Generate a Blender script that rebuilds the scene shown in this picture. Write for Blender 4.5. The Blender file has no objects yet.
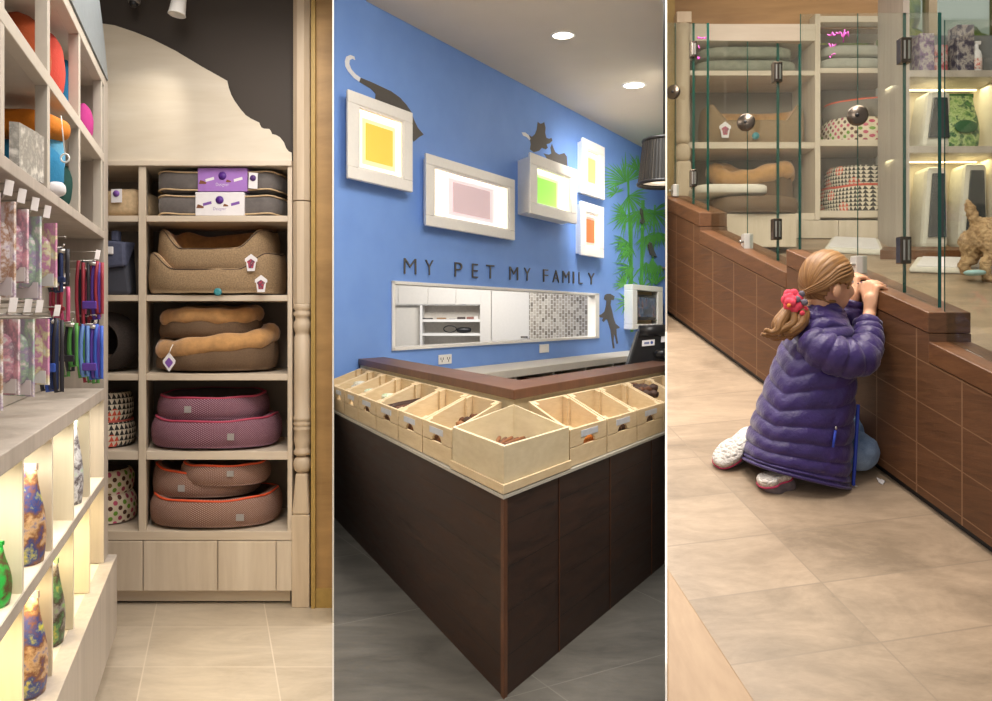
import bpy, bmesh, math, random
from mathutils import Vector, Matrix
from math import sin, cos, pi, radians, sqrt
random.seed(7)
SC = bpy.context.scene
COL = SC.collection
# ------------------------------------------------------------------ camera
F, PX0, PY0, CZ = 800.0, 496.0, 316.0, 1.5
cam_d = bpy.data.cameras.new('camera'); cam = bpy.data.objects.new('camera', cam_d); COL.objects.link(cam)
cam.location = (0, 0, CZ); cam.rotation_euler = (radians(90), 0, 0)
cam_d.sensor_width = 36.0; cam_d.lens = 36.0 * F / 992.0; cam_d.shift_y = -(350.5 - PY0) / 992.0
cam_d.clip_start = 0.05
SC.camera = cam
SC.view_settings.view_transform = 'Standard'; SC.view_settings.look = 'None'
SC.view_settings.exposure = 0.0; SC.view_settings.gamma = 1.0; SC.view_settings.use_curve_mapping = False
def W(px, py, Y):
    return Vector(((px - PX0) * Y / F, Y, CZ - (py - PY0) * Y / F))
V = Vector
# ------------------------------------------------------------------ materials
def lin(c):
    if isinstance(c, str):
        c = c.lstrip('#'); c = [int(c[i:i+2], 16) / 255 for i in (0, 2, 4)]
        c = [x / 12.92 if x <= .04045 else ((x + .055) / 1.055) ** 2.4 for x in c]
    return (c[0], c[1], c[2], 1.0)
class NT:
    def __init__(s, name):
        s.m = bpy.data.materials.new(name); s.m.use_nodes = True
        s.t = s.m.node_tree; s.n = s.t.nodes; s.l = s.t.links
        s.b = s.n['Principled BSDF']; s.out = s.n['Material Output']
    def node(s, kind, **kw):
        n = s.n.new(kind)
        for k, v in kw.items(): setattr(n, k, v)
        return n
    def put(s, sock, v):
        if hasattr(v, 'is_output') or isinstance(v, bpy.types.NodeSocket): s.l.new(v, sock)
        else: sock.default_value = v
    def math(s, op, a, b=0.0, c=None):
        n = s.node('ShaderNodeMath', operation=op); s.put(n.inputs[0], a); s.put(n.inputs[1], b)
        if c is not None: s.put(n.inputs[2], c)
        return n.outputs[0]
    def mix(s, f, a, b, blend='MIX'):
        n = s.node('ShaderNodeMix', data_type='RGBA', blend_type=blend)
        s.put(n.inputs[0], f); s.put(n.inputs[6], a); s.put(n.inputs[7], b); return n.outputs[2]
    def coord(s, which='Object'):
        return s.node('ShaderNodeTexCoord').outputs[which]
    def mapping(s, v, scale=(1, 1, 1), rot=(0, 0, 0), loc=(0, 0, 0)):
        n = s.node('ShaderNodeMapping'); s.l.new(v, n.inputs[0])
        n.inputs['Scale'].default_value = scale; n.inputs['Rotation'].default_value = rot; n.inputs['Location'].default_value = loc
        return n.outputs[0]
    def noise(s, v, scale, detail=4, rough=.55, dist=0.0):
        n = s.node('ShaderNodeTexNoise'); s.l.new(v, n.inputs['Vector'])
        n.inputs['Scale'].default_value = scale; n.inputs['Detail'].default_value = detail
        n.inputs['Roughness'].default_value = rough; n.inputs['Distortion'].default_value = dist
        return n.outputs[0]
    def ramp(s, f, stops, interp='LINEAR'):
        n = s.node('ShaderNodeValToRGB'); s.l.new(f, n.inputs[0]); cr = n.color_ramp; cr.interpolation = interp
        while len(cr.elements) < len(stops): cr.elements.new(.5)
        for e, (p, c) in zip(cr.elements, stops): e.position = p; e.color = lin(c)
        return n.outputs[0]
    def bump(s, h, strength=.3, dist=.01):
        n = s.node('ShaderNodeBump'); n.inputs['Strength'].default_value = strength; n.inputs['Distance'].default_value = dist
        s.l.new(h, n.inputs['Height']); s.l.new(n.outputs[0], s.b.inputs['Normal'])
    def sep(s, v):
        n = s.node('ShaderNodeSeparateXYZ'); s.l.new(v, n.inputs[0]); return n.outputs
    def comb(s, x, y, z=0.0):
        n = s.node('ShaderNodeCombineXYZ')
        for i, q in enumerate((x, y, z)): s.put(n.inputs[i], q)
        return n.outputs[0]
    def base(s, c): s.put(s.b.inputs['Base Color'], c)
    def rough(s, r): s.put(s.b.inputs['Roughness'], r)
def plain(name, c, rough=.6, metal=0.0, spec=.5, var=.06, scale=30, bump=0.0, sheen=0.0, bscale=None):
    t = NT(name); co = t.coord(); c = lin(c)
    n = t.noise(co, scale, 3)
    dk = tuple(x * (1 - var) for x in c[:3]) + (1,); lt = tuple(min(1, x * (1 + var)) for x in c[:3]) + (1,)
    t.base(t.ramp(n, [(.3, dk[:3]), (.7, lt[:3])])); t.rough(rough)
    t.b.inputs['Metallic'].default_value = metal; t.b.inputs['Specular IOR Level'].default_value = spec
    if sheen: t.b.inputs['Sheen Weight'].default_value = sheen
    if bump: t.bump(t.noise(co, bscale or scale * 4, 3), bump, .004)
    return t.m
def wood(name, c1, c2, scale=6, stretch=(1, 1, .08), rough=.5, dist=1.0, bump=.05):
    t = NT(name); co = t.coord(); m = t.mapping(co, stretch)
    n = t.noise(m, scale, 6, .6, dist); n2 = t.noise(m, scale * 7, 3)
    f = t.math('MULTIPLY_ADD', n2, .3, t.math('MULTIPLY', n, .8))
    t.base(t.ramp(f, [(.35, c1), (.7, c2)])); t.rough(rough)
    if bump: t.bump(n2, bump, .003)
    return t.m
def emit(name, c, strength):
    t = NT(name); c = lin(c)
    t.b.inputs['Base Color'].default_value = c; t.b.inputs['Emission Color'].default_value = c
    t.b.inputs['Emission Strength'].default_value = strength; return t.m
def glass(name, tint, gloss=1.0):
    t = NT(name); t.n.remove(t.b)
    tr = t.node('ShaderNodeBsdfTransparent'); tr.inputs[0].default_value = lin(tint)
    gl = t.node('ShaderNodeBsdfGlossy'); gl.inputs['Roughness'].default_value = .015
    ge = t.node('ShaderNodeNewGeometry'); vm = t.node('ShaderNodeVectorMath', operation='DOT_PRODUCT')
    t.l.new(ge.outputs['Normal'], vm.inputs[0]); t.l.new(ge.outputs['Incoming'], vm.inputs[1])
    cth = t.math('ABSOLUTE', vm.outputs['Value']); om = t.math('POWER', t.math('SUBTRACT', 1.0, cth), 5.0)
    fr = t.math('MULTIPLY_ADD', om, .96, .04)
    mx = t.node('ShaderNodeMixShader'); t.l.new(t.math('MULTIPLY', fr, gloss), mx.inputs[0])
    t.l.new(tr.outputs[0], mx.inputs[1]); t.l.new(gl.outputs[0], mx.inputs[2]); t.l.new(mx.outputs[0], t.out.inputs[0])
    return t.m
def dots(name, bg, cols, n=(60, 8), r=.3, rough=.85, rnd=0.0, rowshift=True):
    t = NT(name); uv = t.coord('UV'); m = t.mapping(uv, (n[0], n[1], 1), (0, 0, radians(45) if rowshift else 0))
    v = t.node('ShaderNodeTexVoronoi', voronoi_dimensions='2D'); v.inputs['Scale'].default_value = 1
    v.inputs['Randomness'].default_value = rnd; t.l.new(m, v.inputs['Vector'])
    mask = t.math('LESS_THAN', v.outputs['Distance'], r)
    k = len(cols); x = t.sep(v.outputs['Color'])[0]
    c = t.ramp(x, [(i / k, q) for i, q in enumerate(cols)], 'CONSTANT') if k > 1 else lin(cols[0])
    t.base(t.mix(mask, lin(bg), c)); t.rough(rough); t.b.inputs['Specular IOR Level'].default_value = .2
    t.bump(t.noise(t.coord(), 200, 2), .2, .002)
    return t.m
def triangles(name, light, dark, accent, n=(30, 5)):
    t = NT(name); uv = t.coord('UV'); m = t.mapping(uv, (n[0], n[1], 1)); s = t.sep(m)
    fx = t.math('FRACT', s[0]); fy = t.math('FRACT', s[1])
    tri = t.math('GREATER_THAN', fy, t.math('MULTIPLY', t.math('ABSOLUTE', t.math('SUBTRACT', fx, .5)), 2.0))
    big = t.mapping(uv, (n[0] / 4, n[1] / 4, 1))
    v = t.node('ShaderNodeTexVoronoi', voronoi_dimensions='2D'); v.inputs['Scale'].default_value = 1
    v.inputs['Randomness'].default_value = .3; t.l.new(big, v.inputs['Vector'])
    acc = t.math('GREATER_THAN', t.sep(v.outputs['Color'])[0], .62)
    acc = t.math('MULTIPLY', acc, t.math('LESS_THAN', v.outputs['Distance'], .32))
    dk = t.mix(acc, lin(dark), lin(accent))
    t.base(t.mix(tri, dk, lin(light))); t.rough(.85)
    return t.m
def printed(name, cols, scale=9, rough=.35):
    t = NT(name); co = t.coord(); n = t.noise(co, scale, 5, .6, .1)
    k = len(cols); t.base(t.ramp(n, [(.34 + .32 * i / max(1, k - 1), c) for i, c in enumerate(cols)])); t.rough(rough)
    return t.m
# ------------------------------------------------------------------ geometry
class G:
    def __init__(s): s.v = []; s.f = []; s.mi = []; s.uv = {}; s.sm = []
    def add(s, vs, fs, mi=0, sm=False, uvs=None):
        o = len(s.v); s.v += [V(p) for p in vs]
        if uvs:
            for i, q in enumerate(uvs): s.uv[o + i] = q
        s.f += [[o + i for i in f] for f in fs]; s.mi += [mi] * len(fs); s.sm += [sm] * len(fs); return s
    def par(s, o, a, b, c, mi=0):
        o, a, b, c = V(o), V(a), V(b), V(c)
        vs = [o, o + a, o + a + b, o + b, o + c, o + a + c, o + a + b + c, o + b + c]
        fs = [[0, 3, 2, 1], [4, 5, 6, 7], [0, 1, 5, 4], [1, 2, 6, 5], [2, 3, 7, 6], [3, 0, 4, 7]]
        if a.cross(b).dot(c) < 0: fs = [f[::-1] for f in fs]
        return s.add(vs, fs, mi)
    def box(s, x0, x1, y0, y1, z0, z1, mi=0):
        return s.par((x0, y0, z0), (x1 - x0, 0, 0), (0, y1 - y0, 0), (0, 0, z1 - z0), mi)
    def hexa(s, p, mi=0):   # 4 bottom, 4 top
        fs = [[0, 3, 2, 1], [4, 5, 6, 7], [0, 1, 5, 4], [1, 2, 6, 5], [2, 3, 7, 6], [3, 0, 4, 7]]
        return s.add(p, fs, mi)
    def prism(s, pts, vec, mi=0):
        n = len(pts); vec = V(vec); pts = [V(p) for p in pts]
        vs = pts + [p + vec for p in pts]
        fs = [list(range(n)), list(range(2 * n - 1, n - 1, -1))] + [[(i + 1) % n, i, i + n, (i + 1) % n + n] for i in range(n)]
        return s.add(vs, fs, mi)
    def loft(s, rings, mi=0, sm=True, caps=True, closed=True, uvs=None):
        n = len(rings[0]); vs = [p for r in rings for p in r]; fs = []
        for i in range(len(rings) - 1):
            for j in range(n if closed else n - 1):
                k = (j + 1) % n
                fs.append([i * n + j, i * n + k, (i + 1) * n + k, (i + 1) * n + j])
        if caps: fs += [list(range(n))[::-1], [(len(rings) - 1) * n + j for j in range(n)]]
        return s.add(vs, fs, mi, sm, uvs)
    def tube(s, pts, r, n=8, mi=0, closed=False):
        pts = [V(p) for p in pts]; rings = []; N = len(pts); up = None
        for i, p in enumerate(pts):
            if closed: d = pts[(i + 1) % N] - pts[i - 1]
            else: d = pts[min(i + 1, N - 1)] - pts[max(i - 1, 0)]
            if d.length < 1e-9: d = V((0, 0, 1))
            d.normalize()
            if up is None: up = V((0, 0, 1)) if abs(d.z) < .9 else V((1, 0, 0))
            x = d.cross(up); x.normalize(); y = x.cross(d); up = y
            rr = r[i] if isinstance(r, (list, tuple)) else r
            rings.append([p + (x * cos(2 * pi * j / n) + y * sin(2 * pi * j / n)) * rr for j in range(n)])
        if closed: rings.append(rings[0]); return s.loft(rings, mi, True, False)
        return s.loft(rings, mi, True, True)
    def lathe(s, prof, c, n=24, mi=0, sm=True, axis=(0, 0, 1), ang=0.0):
        c = V(c); ax = V(axis).normalized(); x = ax.cross(V((0, 1, 0)) if abs(ax.y) < .9 else V((1, 0, 0))).normalized(); y = ax.cross(x)
        rings = [[c + ax * h + (x * cos(2 * pi * j / n + ang) + y * sin(2 * pi * j / n + ang)) * max(r, 1e-4) for j in range(n)] for r, h in prof]
        return s.loft(rings, mi, sm, True)
    def ell(s, c, r, n=20, m=12, mi=0, e=1.0, rot=None):
        c = V(c); rings = []
        def sp(x): return math.copysign(abs(x) ** e, x)
        for i in range(m + 1):
            a = -pi / 2 + pi * i / m; ca = max(cos(a), 1e-3)
            ring = []
            for j in range(n):
                b = 2 * pi * j / n
                p = V((r[0] * sp(ca) * sp(cos(b)), r[1] * sp(ca) * sp(sin(b)), r[2] * sp(sin(a))))
                ring.append(c + (rot @ p if rot else p))
            rings.append(ring)
        return s.loft(rings, mi, True, True)
    def cap(s, p, q, r1, r2, n=12, mi=0):
        p, q = V(p), V(q); d = q - p; L = d.length or 1e-6; d = d / L
        x = d.cross(V((0, 0, 1)) if abs(d.z) < .9 else V((1, 0, 0))).normalized(); y = d.cross(x); rings = []
        for i in range(6):
            a = -pi / 2 + pi / 2 * i / 5; rings.append((p + d * r1 * sin(a), max(r1 * cos(a), 1e-4)))
        for i in range(6):
            a = pi / 2 * i / 5; rings.append((q + d * r2 * sin(a), max(r2 * cos(a), 1e-4)))
        return s.loft([[c + (x * cos(2 * pi * j / n) + y * sin(2 * pi * j / n)) * r for j in range(n)] for c, r in rings], mi, True, True)
# ------------------------------------------------------------------ rooms: three bays divided by thin radial partitions
CLIP = []      # list of (px limit, keep right?)
def clip_planes(room):
    return {1: [(332.2, False)], 2: [(334.0, True), (665.2, False)], 3: [(667.2, True)], 0: []}[room]
ROOM = 0
def mesh_of(name, g, loc):
    me = bpy.data.meshes.new(name); loc = V(loc)
    cut = False
    for lim, right in clip_planes(ROOM):
        k = (lim - PX0) / F
        n = V((-1, k, 0)) if right else V((1, -k, 0))     # outward normal
        if any(n.dot(p) > 1e-5 for p in g.v): cut = True
    bm = bmesh.new(); vs = [bm.verts.new(p - loc) for p in g.v]
    uvl = bm.loops.layers.uv.new('UVMap') if g.uv else None
    for f, mi, sm in zip(g.f, g.mi, g.sm):
        try: fc = bm.faces.new([vs[i] for i in f])
        except ValueError: continue
        fc.material_index = mi; fc.smooth = sm
        if uvl:
            for lp, i in zip(fc.loops, f): lp[uvl].uv = g.uv.get(i, (0, 0))
    if not g.uv: bmesh.ops.recalc_face_normals(bm, faces=bm.faces)
    if cut:
        for lim, right in clip_planes(ROOM):
            k = (lim - PX0) / F
            n = V((-1, k, 0)) if right else V((1, -k, 0))
            r = bmesh.ops.bisect_plane(bm, geom=bm.verts[:] + bm.edges[:] + bm.faces[:], plane_co=-loc, plane_no=n, clear_outer=True)
            ed = [e for e in r['geom_cut'] if isinstance(e, bmesh.types.BMEdge)]
            if ed: bmesh.ops.holes_fill(bm, edges=[e for e in bm.edges if e.is_boundary], sides=0)
    bm.to_mesh(me); bm.free(); return me
def obj(name, g, mats, parent=None, loc=(0, 0, 0), bev=0.0, sub=0, remesh=0.0, smooth=0, disp=None, solid=0.0):
    me = mesh_of(name, g, parent['_l'] if parent is not None and '_l' in parent else loc)
    if not me.vertices: return None
    for m in (mats if isinstance(mats, (list, tuple)) else [mats]): me.materials.append(m)
    o = bpy.data.objects.new(name, me); COL.objects.link(o)
    if parent is not None: o.parent = parent
    else: o.location = loc
    if solid:
        md = o.modifiers.new('s', 'SOLIDIFY'); md.thickness = solid; md.offset = 0
    if bev:
        md = o.modifiers.new('b', 'BEVEL'); md.width = bev; md.segments = 2; md.limit_method = 'ANGLE'; md.angle_limit = radians(50)
    if remesh:
        md = o.modifiers.new('r', 'REMESH'); md.mode = 'VOXEL'; md.voxel_size = remesh; md.use_smooth_shade = True
    if smooth:
        md = o.modifiers.new('sm', 'SMOOTH'); md.iterations = smooth; md.factor = .5
    if sub:
        md = o.modifiers.new('ss', 'SUBSURF'); md.levels = sub; md.render_levels = sub
    if disp:
        tx = bpy.data.textures.new(name, 'CLOUDS'); tx.noise_scale = disp[1]; tx.noise_depth = 3
        md = o.modifiers.new('d', 'DISPLACE'); md.texture = tx; md.strength = disp[0]; md.mid_level = .5; md.texture_coords = 'LOCAL'
    return o
def tagp(o, label, cat, group=None):
    o['label'] = label; o['category'] = cat
    if group: o['group'] = group
    return o
def thing(name, label, cat, loc, group=None):
    o = bpy.data.objects.new(name, None); COL.objects.link(o); o.location = V(loc); o.empty_display_size = .05
    o['_l'] = [float(x) for x in loc]; return tagp(o, label, cat, group)
class Child:                                        # a sub-part's parent is a mesh: same origin
    pass
def sub_of(part, root):
    part['_l'] = list(root['_l']); return part
def basept(g):
    n = len(g.v); return V((sum(p.x for p in g.v) / n, sum(p.y for p in g.v) / n, min(p.z for p in g.v)))
def solo(name, g, mats, label, cat, group=None, **kw):
    o = obj(name, g, mats, None, basept(g), **kw)
    return tagp(o, label, cat, group) if o else None
def struct(name, g, mats, **kw):
    o = obj(name, g, mats, **kw)
    if o: o['kind'] = 'structure'
    return o
def text_shape(s):
    cu = bpy.data.curves.new('t', 'FONT'); cu.body = s; cu.offset = -.014; ob = bpy.data.objects.new('t', cu); COL.objects.link(ob)
    dg = bpy.context.evaluated_depsgraph_get(); me = bpy.data.meshes.new_from_object(ob.evaluated_get(dg))
    vs = [(v.co.x, v.co.y) for v in me.vertices]; fs = [list(p.vertices) for p in me.polygons]
    bpy.data.objects.remove(ob); bpy.data.curves.remove(cu); bpy.data.meshes.remove(me)
    x0 = min(v[0] for v in vs); x1 = max(v[0] for v in vs); y0 = min(v[1] for v in vs); y1 = max(v[1] for v in vs)
    return [((x - x0) / (x1 - x0), (y - y0) / (y1 - y0)) for x, y in vs], fs
def text_geo(s, fn, g=None):                        # fn maps unit square to 3-D
    g = g or G(); vs, fs = text_shape(s); g.add([fn(u, v) for u, v in vs], fs); return g
def area(name, loc, size, power, col=(1, .93, .82), rot=(0, 0, 0), size_y=None, spread=None):
    l = bpy.data.lights.new(name, 'AREA'); l.energy = power; l.color = col; l.size = size
    if size_y: l.shape = 'RECTANGLE'; l.size_y = size_y
    if spread: l.spread = radians(spread)
    o = bpy.data.objects.new(name, l); COL.objects.link(o); o.location = loc; o.rotation_euler = rot; return o
def spot(name, loc, target, power, angle=60, blend=.6, col=(1, .9, .75), r=.05):
    l = bpy.data.lights.new(name, 'SPOT'); l.energy = power; l.color = col; l.spot_size = radians(angle); l.spot_blend = blend; l.shadow_soft_size = r
    o = bpy.data.objects.new(name, l); COL.objects.link(o); o.location = loc
    o.rotation_euler = (V(target) - V(loc)).to_track_quat('-Z', 'Y').to_euler(); return o
# ------------------------------------------------------------------ pet bed
def bed(name, label, cat, c, rx, ry, h, w, outer, inner, pipe=None, rim=None, group=None, e=1.0, tilt=(0, 0), floor=.3, rough=0.0, n=56, tufts=0, patch=None, rimtube=None, soft=.014):
    c = V(c) + V((0, 0, soft * .55)); t = thing(name, label, cat, c, group)
    rim = rim or (lambda a: 1.0)
    def sp(x): return math.copysign(abs(x) ** e, x)
    def pt(a, k, z):
        # k offset inward
        x = (rx - k) * sp(cos(a)); y = (ry - k) * sp(sin(a))
        tz = x * tilt[0] + y * tilt[1]
        return c + V((x, y, z + tz * min(1, z / h)))
    A = [pi / 2 + 2 * pi * j / n for j in range(n + 1)]
    def ringset(spec):
        rings = []; uvs = []
        for i, (k, z) in enumerate(spec):
            r = []
            for j, a in enumerate(A):
                hh = h * rim(a) * (1 + rough * sin(7 * a + 1.3) * (z > .5))
                kk = k
                if tufts and z > .05 and z < .95: kk = k - .012 * abs(sin(a * tufts / 2)) * (1 if k < w * .4 else -1)
                r.append(pt(a, kk, z * hh)); uvs.append((j / n * 2 * (rx + ry) * 1.6, z * h * (1 if k < w * .6 else 1.6)))
            rings.append(r)
        return rings, uvs
    r, u = ringset([(w * .25, 0), (w * .08, .12), (0, .4), (w * .04, .7), (w * .16, .9), (w * .32, .985), (w * .5, 1.0)])
    g = G(); g.loft(r, 0, True, False, False, u)
    g.f.append([j for j in range(n)]); g.mi.append(0); g.sm.append(False)
    b = obj('outer_wall', g, outer, t, disp=(soft, .09) if soft else None)
    r, u = ringset([(w * .5, 1.0), (w * .7, .97), (w * .92, .85), (w * 1.02, .6), (w * 1.0, floor + .05), (w * 1.15, floor), (min(rx, ry) * .6, floor + .06)])
    g = G(); g.loft(r, 0, True, False, False, u); g.f.append([len(g.v) - n - 1 + j for j in range(n)]); g.mi.append(0); g.sm.append(True)
    obj('inner_lining', g, inner, t)
    if pipe:
        g = G(); g.tube([pt(a, w * .26, h * rim(a) * (1 + rough * sin(7 * a + 1.3)) * .975) for a in A[:-1]], pipe[1], 6, 0, True); obj('piping', g, pipe[0], t)
    if rimtube:
        g = G(); pts = [pt(a, w * .35, h * rim(a) + .01) for a in A[:-1]]
        g.tube(pts, [rimtube[1] * (1 + .1 * sin(9 * a)) for a in A[:-1]], 12, 0, True); obj('fluffy_rim', g, rimtube[0], t)
    if patch:
        a, pw, ph, m, zf = patch
        p0 = pt(a, -.004, h * zf); g = G(); g.par(p0 + V((-pw / 2, -.004, -ph / 2)), (pw, 0, 0), (0, .004, 0), (0, 0, ph)); obj('label_patch', g, m, t)
    return t
def diamond_tag(t, p, s, mats, name='hang_tag', house=True):
    p = V(p); g = G()
    pts = [(0, .62), (.42, .3), (.42, .1), (.34, .1), (.25, -.55), (-.25, -.55), (-.34, .1), (-.42, .1), (-.42, .3)] if house else [(0, .7), (.45, .1), (.42, -.1), (0, -.7), (-.42, -.1), (-.45, .1)]
    g.prism([p + V((x * s, 0, z * s)) for x, z in pts], (0, .003, 0)); o = obj(name, g, mats[0], t); sub_of(o, t)
    g = G(); g.prism([p + V((x * s * .62, -.002, z * s * .55 - .05 * s)) for x, z in pts], (0, .0015, 0)); obj('tag_print', g, mats[1], o)
    return o
# ------------------------------------------------------------------ shared materials
M = {}
M['maple'] = wood('pale_maple', '#c4b29c', '#dccdb9', 5, (1, 1, .1), .45)
M['maple_h'] = wood('pale_maple_level', '#c8b7a2', '#ddcfbc', 4, (.1, 1, 1), .45)
M['greywood'] = wood('grey_laminate', '#a59c92', '#bcb2a8', 8, (1, 1, .05), .45)
M['cream'] = wood('cream_laminate', '#d2c6b0', '#e2d8c6', 5, (1, 1, .08), .45)
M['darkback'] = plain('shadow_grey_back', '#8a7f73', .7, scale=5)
M['darkwall'] = plain('charcoal_paint', '#453d37', .75, scale=2, var=.04)
M['white'] = plain('white_paint', '#e9e6e1', .5, var=.02)
M['offwhite'] = plain('off_white_paint', '#d9d2c6', .6, var=.02)
M['rail'] = plain('warm_grey_laminate', '#c4bbaf', .5, var=.03)
M['black'] = plain('black_plastic', '#16161a', .35)
M['chrome'] = plain('brushed_chrome', '#c2beb8', .3, .8, var=.05)
M['satin'] = plain('satin_nickel', '#cbc7c1', .4, .25, var=.04)
M['darkchrome'] = plain('dark_chrome', '#6a5f55', .25, 1.0, var=.1)
M['lavender'] = plain('lavender_card', '#a374c2', .5, var=.04)
M['purple'] = plain('purple_card', '#7d52a4', .5, var=.04)
M['card'] = plain('white_card', '#e6e2e4', .5, var=.03)
M['teal'] = plain('teal_plastic', '#3e8c94', .4)
M['linen'] = plain('tan_linen', '#937a5c', .9, var=.25, scale=160, bump=.4, bscale=300)
M['plush'] = plain('tan_plush', '#c0905a', .95, var=.16, scale=25, bump=.6, bscale=160, sheen=.4)
M['brownfab'] = plain('brown_weave', '#6b543f', .9, var=.25, scale=200, bump=.4)
M['greyfab'] = plain('grey_velvet', '#625b58', .75, var=.22, scale=18, bump=.2, sheen=.3)
M['darkplush'] = plain('dark_brown_plush', '#4a3a33', .95, var=.2, scale=40, bump=.4)
M['plum'] = dots('plum_dotted', '#6e4152', ['#a98b95'], (130, 130), .3)
M['plumin'] = plain('dark_grey_plush', '#5a4d4b', .95, var=.15, scale=40)
M['rust'] = dots('brown_dotted', '#7d584b', ['#b09a8e'], (130, 130), .3)
M['rustin'] = plain('brown_plush', '#5e4338', .95, var=.15, scale=40)
M['pinkpipe'] = plain('pink_piping', '#b8435e', .6)
M['orangepipe'] = plain('orange_piping', '#e2552d', .6)
M['polka'] = dots('polka_dots', '#dccdb6', ['#a34a62', '#6f9a3a', '#5a3b30', '#c0566f', '#79603c'], (26, 26), .32)
M['tri'] = triangles('triangle_print', '#d9cdb9', '#2e2927', '#d0543f', (34, 34))
M['beige'] = plain('beige_fabric', '#c8ad88', .9, var=.12, scale=60, bump=.3)
M['carrier'] = plain('slate_blue_fabric', '#4d5168', .8, var=.15, scale=50, bump=.2)
M['felt'] = plain('charcoal_felt', '#3d3430', .95, var=.3, scale=120, bump=.5)
M['patch'] = plain('grey_label', '#9b9694', .5)
M['tan_sock'] = M['plush']
def tilefloor(name, c1, c2, grout, sx, sy, ox, oy, rough=.42, rot=0.0, gw=.006, shear=0.0, shear2=0.0):
    t = NT(name); co = t.coord(); m = t.mapping(co, (1, 1, 1), (0, 0, rot), (ox, oy, 0)); s = list(t.sep(m))
    if shear: s[0] = t.math('MULTIPLY_ADD', s[1], shear, s[0])
    if shear2:
        q_ = t.sep(co); s[1] = t.math('ADD', t.math('MULTIPLY_ADD', q_[0], -shear2, q_[1]), oy)
    lx = t.math('LESS_THAN', t.math('PINGPONG', s[0], sx / 2), gw / 2); ly = t.math('LESS_THAN', t.math('PINGPONG', s[1], sy / 2), gw / 2)
    ln = t.math('MAXIMUM', lx, ly)
    ix = t.math('FLOOR', t.math('DIVIDE', s[0], sx)); iy = t.math('FLOOR', t.math('DIVIDE', s[1], sy))
    wn = t.node('ShaderNodeTexWhiteNoise', noise_dimensions='2D'); t.l.new(t.comb(ix, iy), wn.inputs['Vector'])
    n = t.noise(t.mapping(co, (1, 2.4, 1)), 2.0, 10, .68, .8); n2 = t.noise(t.mapping(co, (1, 3, 1)), 13, 8, .72, .5)
    f = t.math('ADD', t.math('MULTIPLY', n, .65), t.math('ADD', t.math('MULTIPLY', n2, .25), t.math('MULTIPLY', wn.outputs[0], .1)))
    c = t.ramp(f, [(.38, c1), (.62, c2)])
    t.base(t.mix(t.math('MULTIPLY', ln, .85), c, lin(grout))); t.rough(t.math('MULTIPLY_ADD', n2, .25, rough - .1))
    t.bump(t.math('SUBTRACT', n2, ln), .12, .003); return t.m
# =================================================================== BAY 1: pet bed shelving, hanging goods gondola
ROOM = 1
VX = -.351
Y1 = 4.14
def p1(px, py, Y=Y1): return W(px, py, Y)
def X1(px, Y=Y1): return (px - PX0) * Y / F
def Z1(py, Y=Y1): return CZ - (py - PY0) * Y / F
struct('floor_left', G().box(-3.6, -.4, .9, 4.75, -.1, 0), tilefloor('beige_tiles', '#a89a87', '#c2b4a0', '#cdc0ae', .56, .44, .27, .1, .35, shear=.351))
g = G(); g.box(-3.6, -.75, 4.68, 4.8, 0, 3.3); struct('wall_back_left', g, M['darkwall'])
struct('wall_side_left', G().box(-3.6, -3.5, .9, 4.68, 0, 3.3), M['offwhite'])
g = G(); g.box(-3.6, -.2, .9, 4.75, 3.17, 3.27); struct('ceiling_left', g, plain('grey_ceiling', '#b8b2ac', .8))
# --- shelving unit
D1 = .5
def dpt(px, py, k=0.0, Y=Y1): p = W(px, py, Y); return p + V((VX * k, k, 0))
su = thing('shelving_unit', 'tall pale maple shelving unit holding pet beds against dark wall', 'shelving unit', p1(190, 604, 4.16))
def pbox(px0, px1, py0, py1, d0=0.0, d1=D1, Y=Y1):
    a = W(px0, py1, Y); b = W(px1, py0, Y); o = a + V((VX * d0, d0, 0))
    return G().par(o, (b.x - a.x, 0, 0), (VX * (d1 - d0), d1 - d0, 0), (0, 0, b.z - a.z))
def pboxs(px0, px1, py0, py1, d0=0.0, d1=D1, Y=Y1):      # left end follows the slanted divider, right end square
    a = W(px0, py1, Y); b = W(px1, py0, Y); g = G()
    q = [(a.x + VX * d0, Y + d0), (b.x, Y + d0), (b.x, Y + d1), (a.x + VX * d1, Y + d1)]
    return g.hexa([V((x, y, a.z)) for x, y in q] + [V((x, y, b.z)) for x, y in q])
obj('back_panel', pboxs(50, 292, 161, 592, D1, D1 + .02), M['darkback'], su)
obj('top_board', pboxs(45, 292, 160.5, 166, -.012), M['maple_h'], su, bev=.002)
obj('divider', pbox(138.5, 146, 166, 540), M['maple'], su, bev=.002)
obj('side_panel', G().box(X1(287.5), X1(292), Y1, Y1 + D1, Z1(540), Z1(166)) if True else pbox(287.5, 292, 166, 540), M['maple'], su, bev=.002)
obj('side_panel', pbox(45, 52, 166, 540), M['maple'], su)
for a, b in ((215.5, 221.5), (295, 301), (374, 380.5), (451.5, 460)):
    obj('shelf', pboxs(146.2, 287.3, a, b, .006), M['maple_h'], su, bev=.002)
    obj('shelf', pbox(52, 138.3, a, b, .006), M['maple_h'], su, bev=.002)
obj('base_board', pboxs(45, 292, 531, 540, -.004), M['maple_h'], su, bev=.002)
for a, b in ((52, 142.8), (143.8, 217.3), (218.2, 275.5), (276.3, 292)):
    obj('cabinet_door', pbox(a, b, 540.8, 590, -.012, .01), M['maple'], su, bev=.0015)
obj('cabinet_side', pboxs(50, 291, 540, 590, .012, D1), M['maple'], su)
obj('toe_kick', pbox(50, 291, 590, 603.7, .04, .06), M['maple_h'], su)
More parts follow.
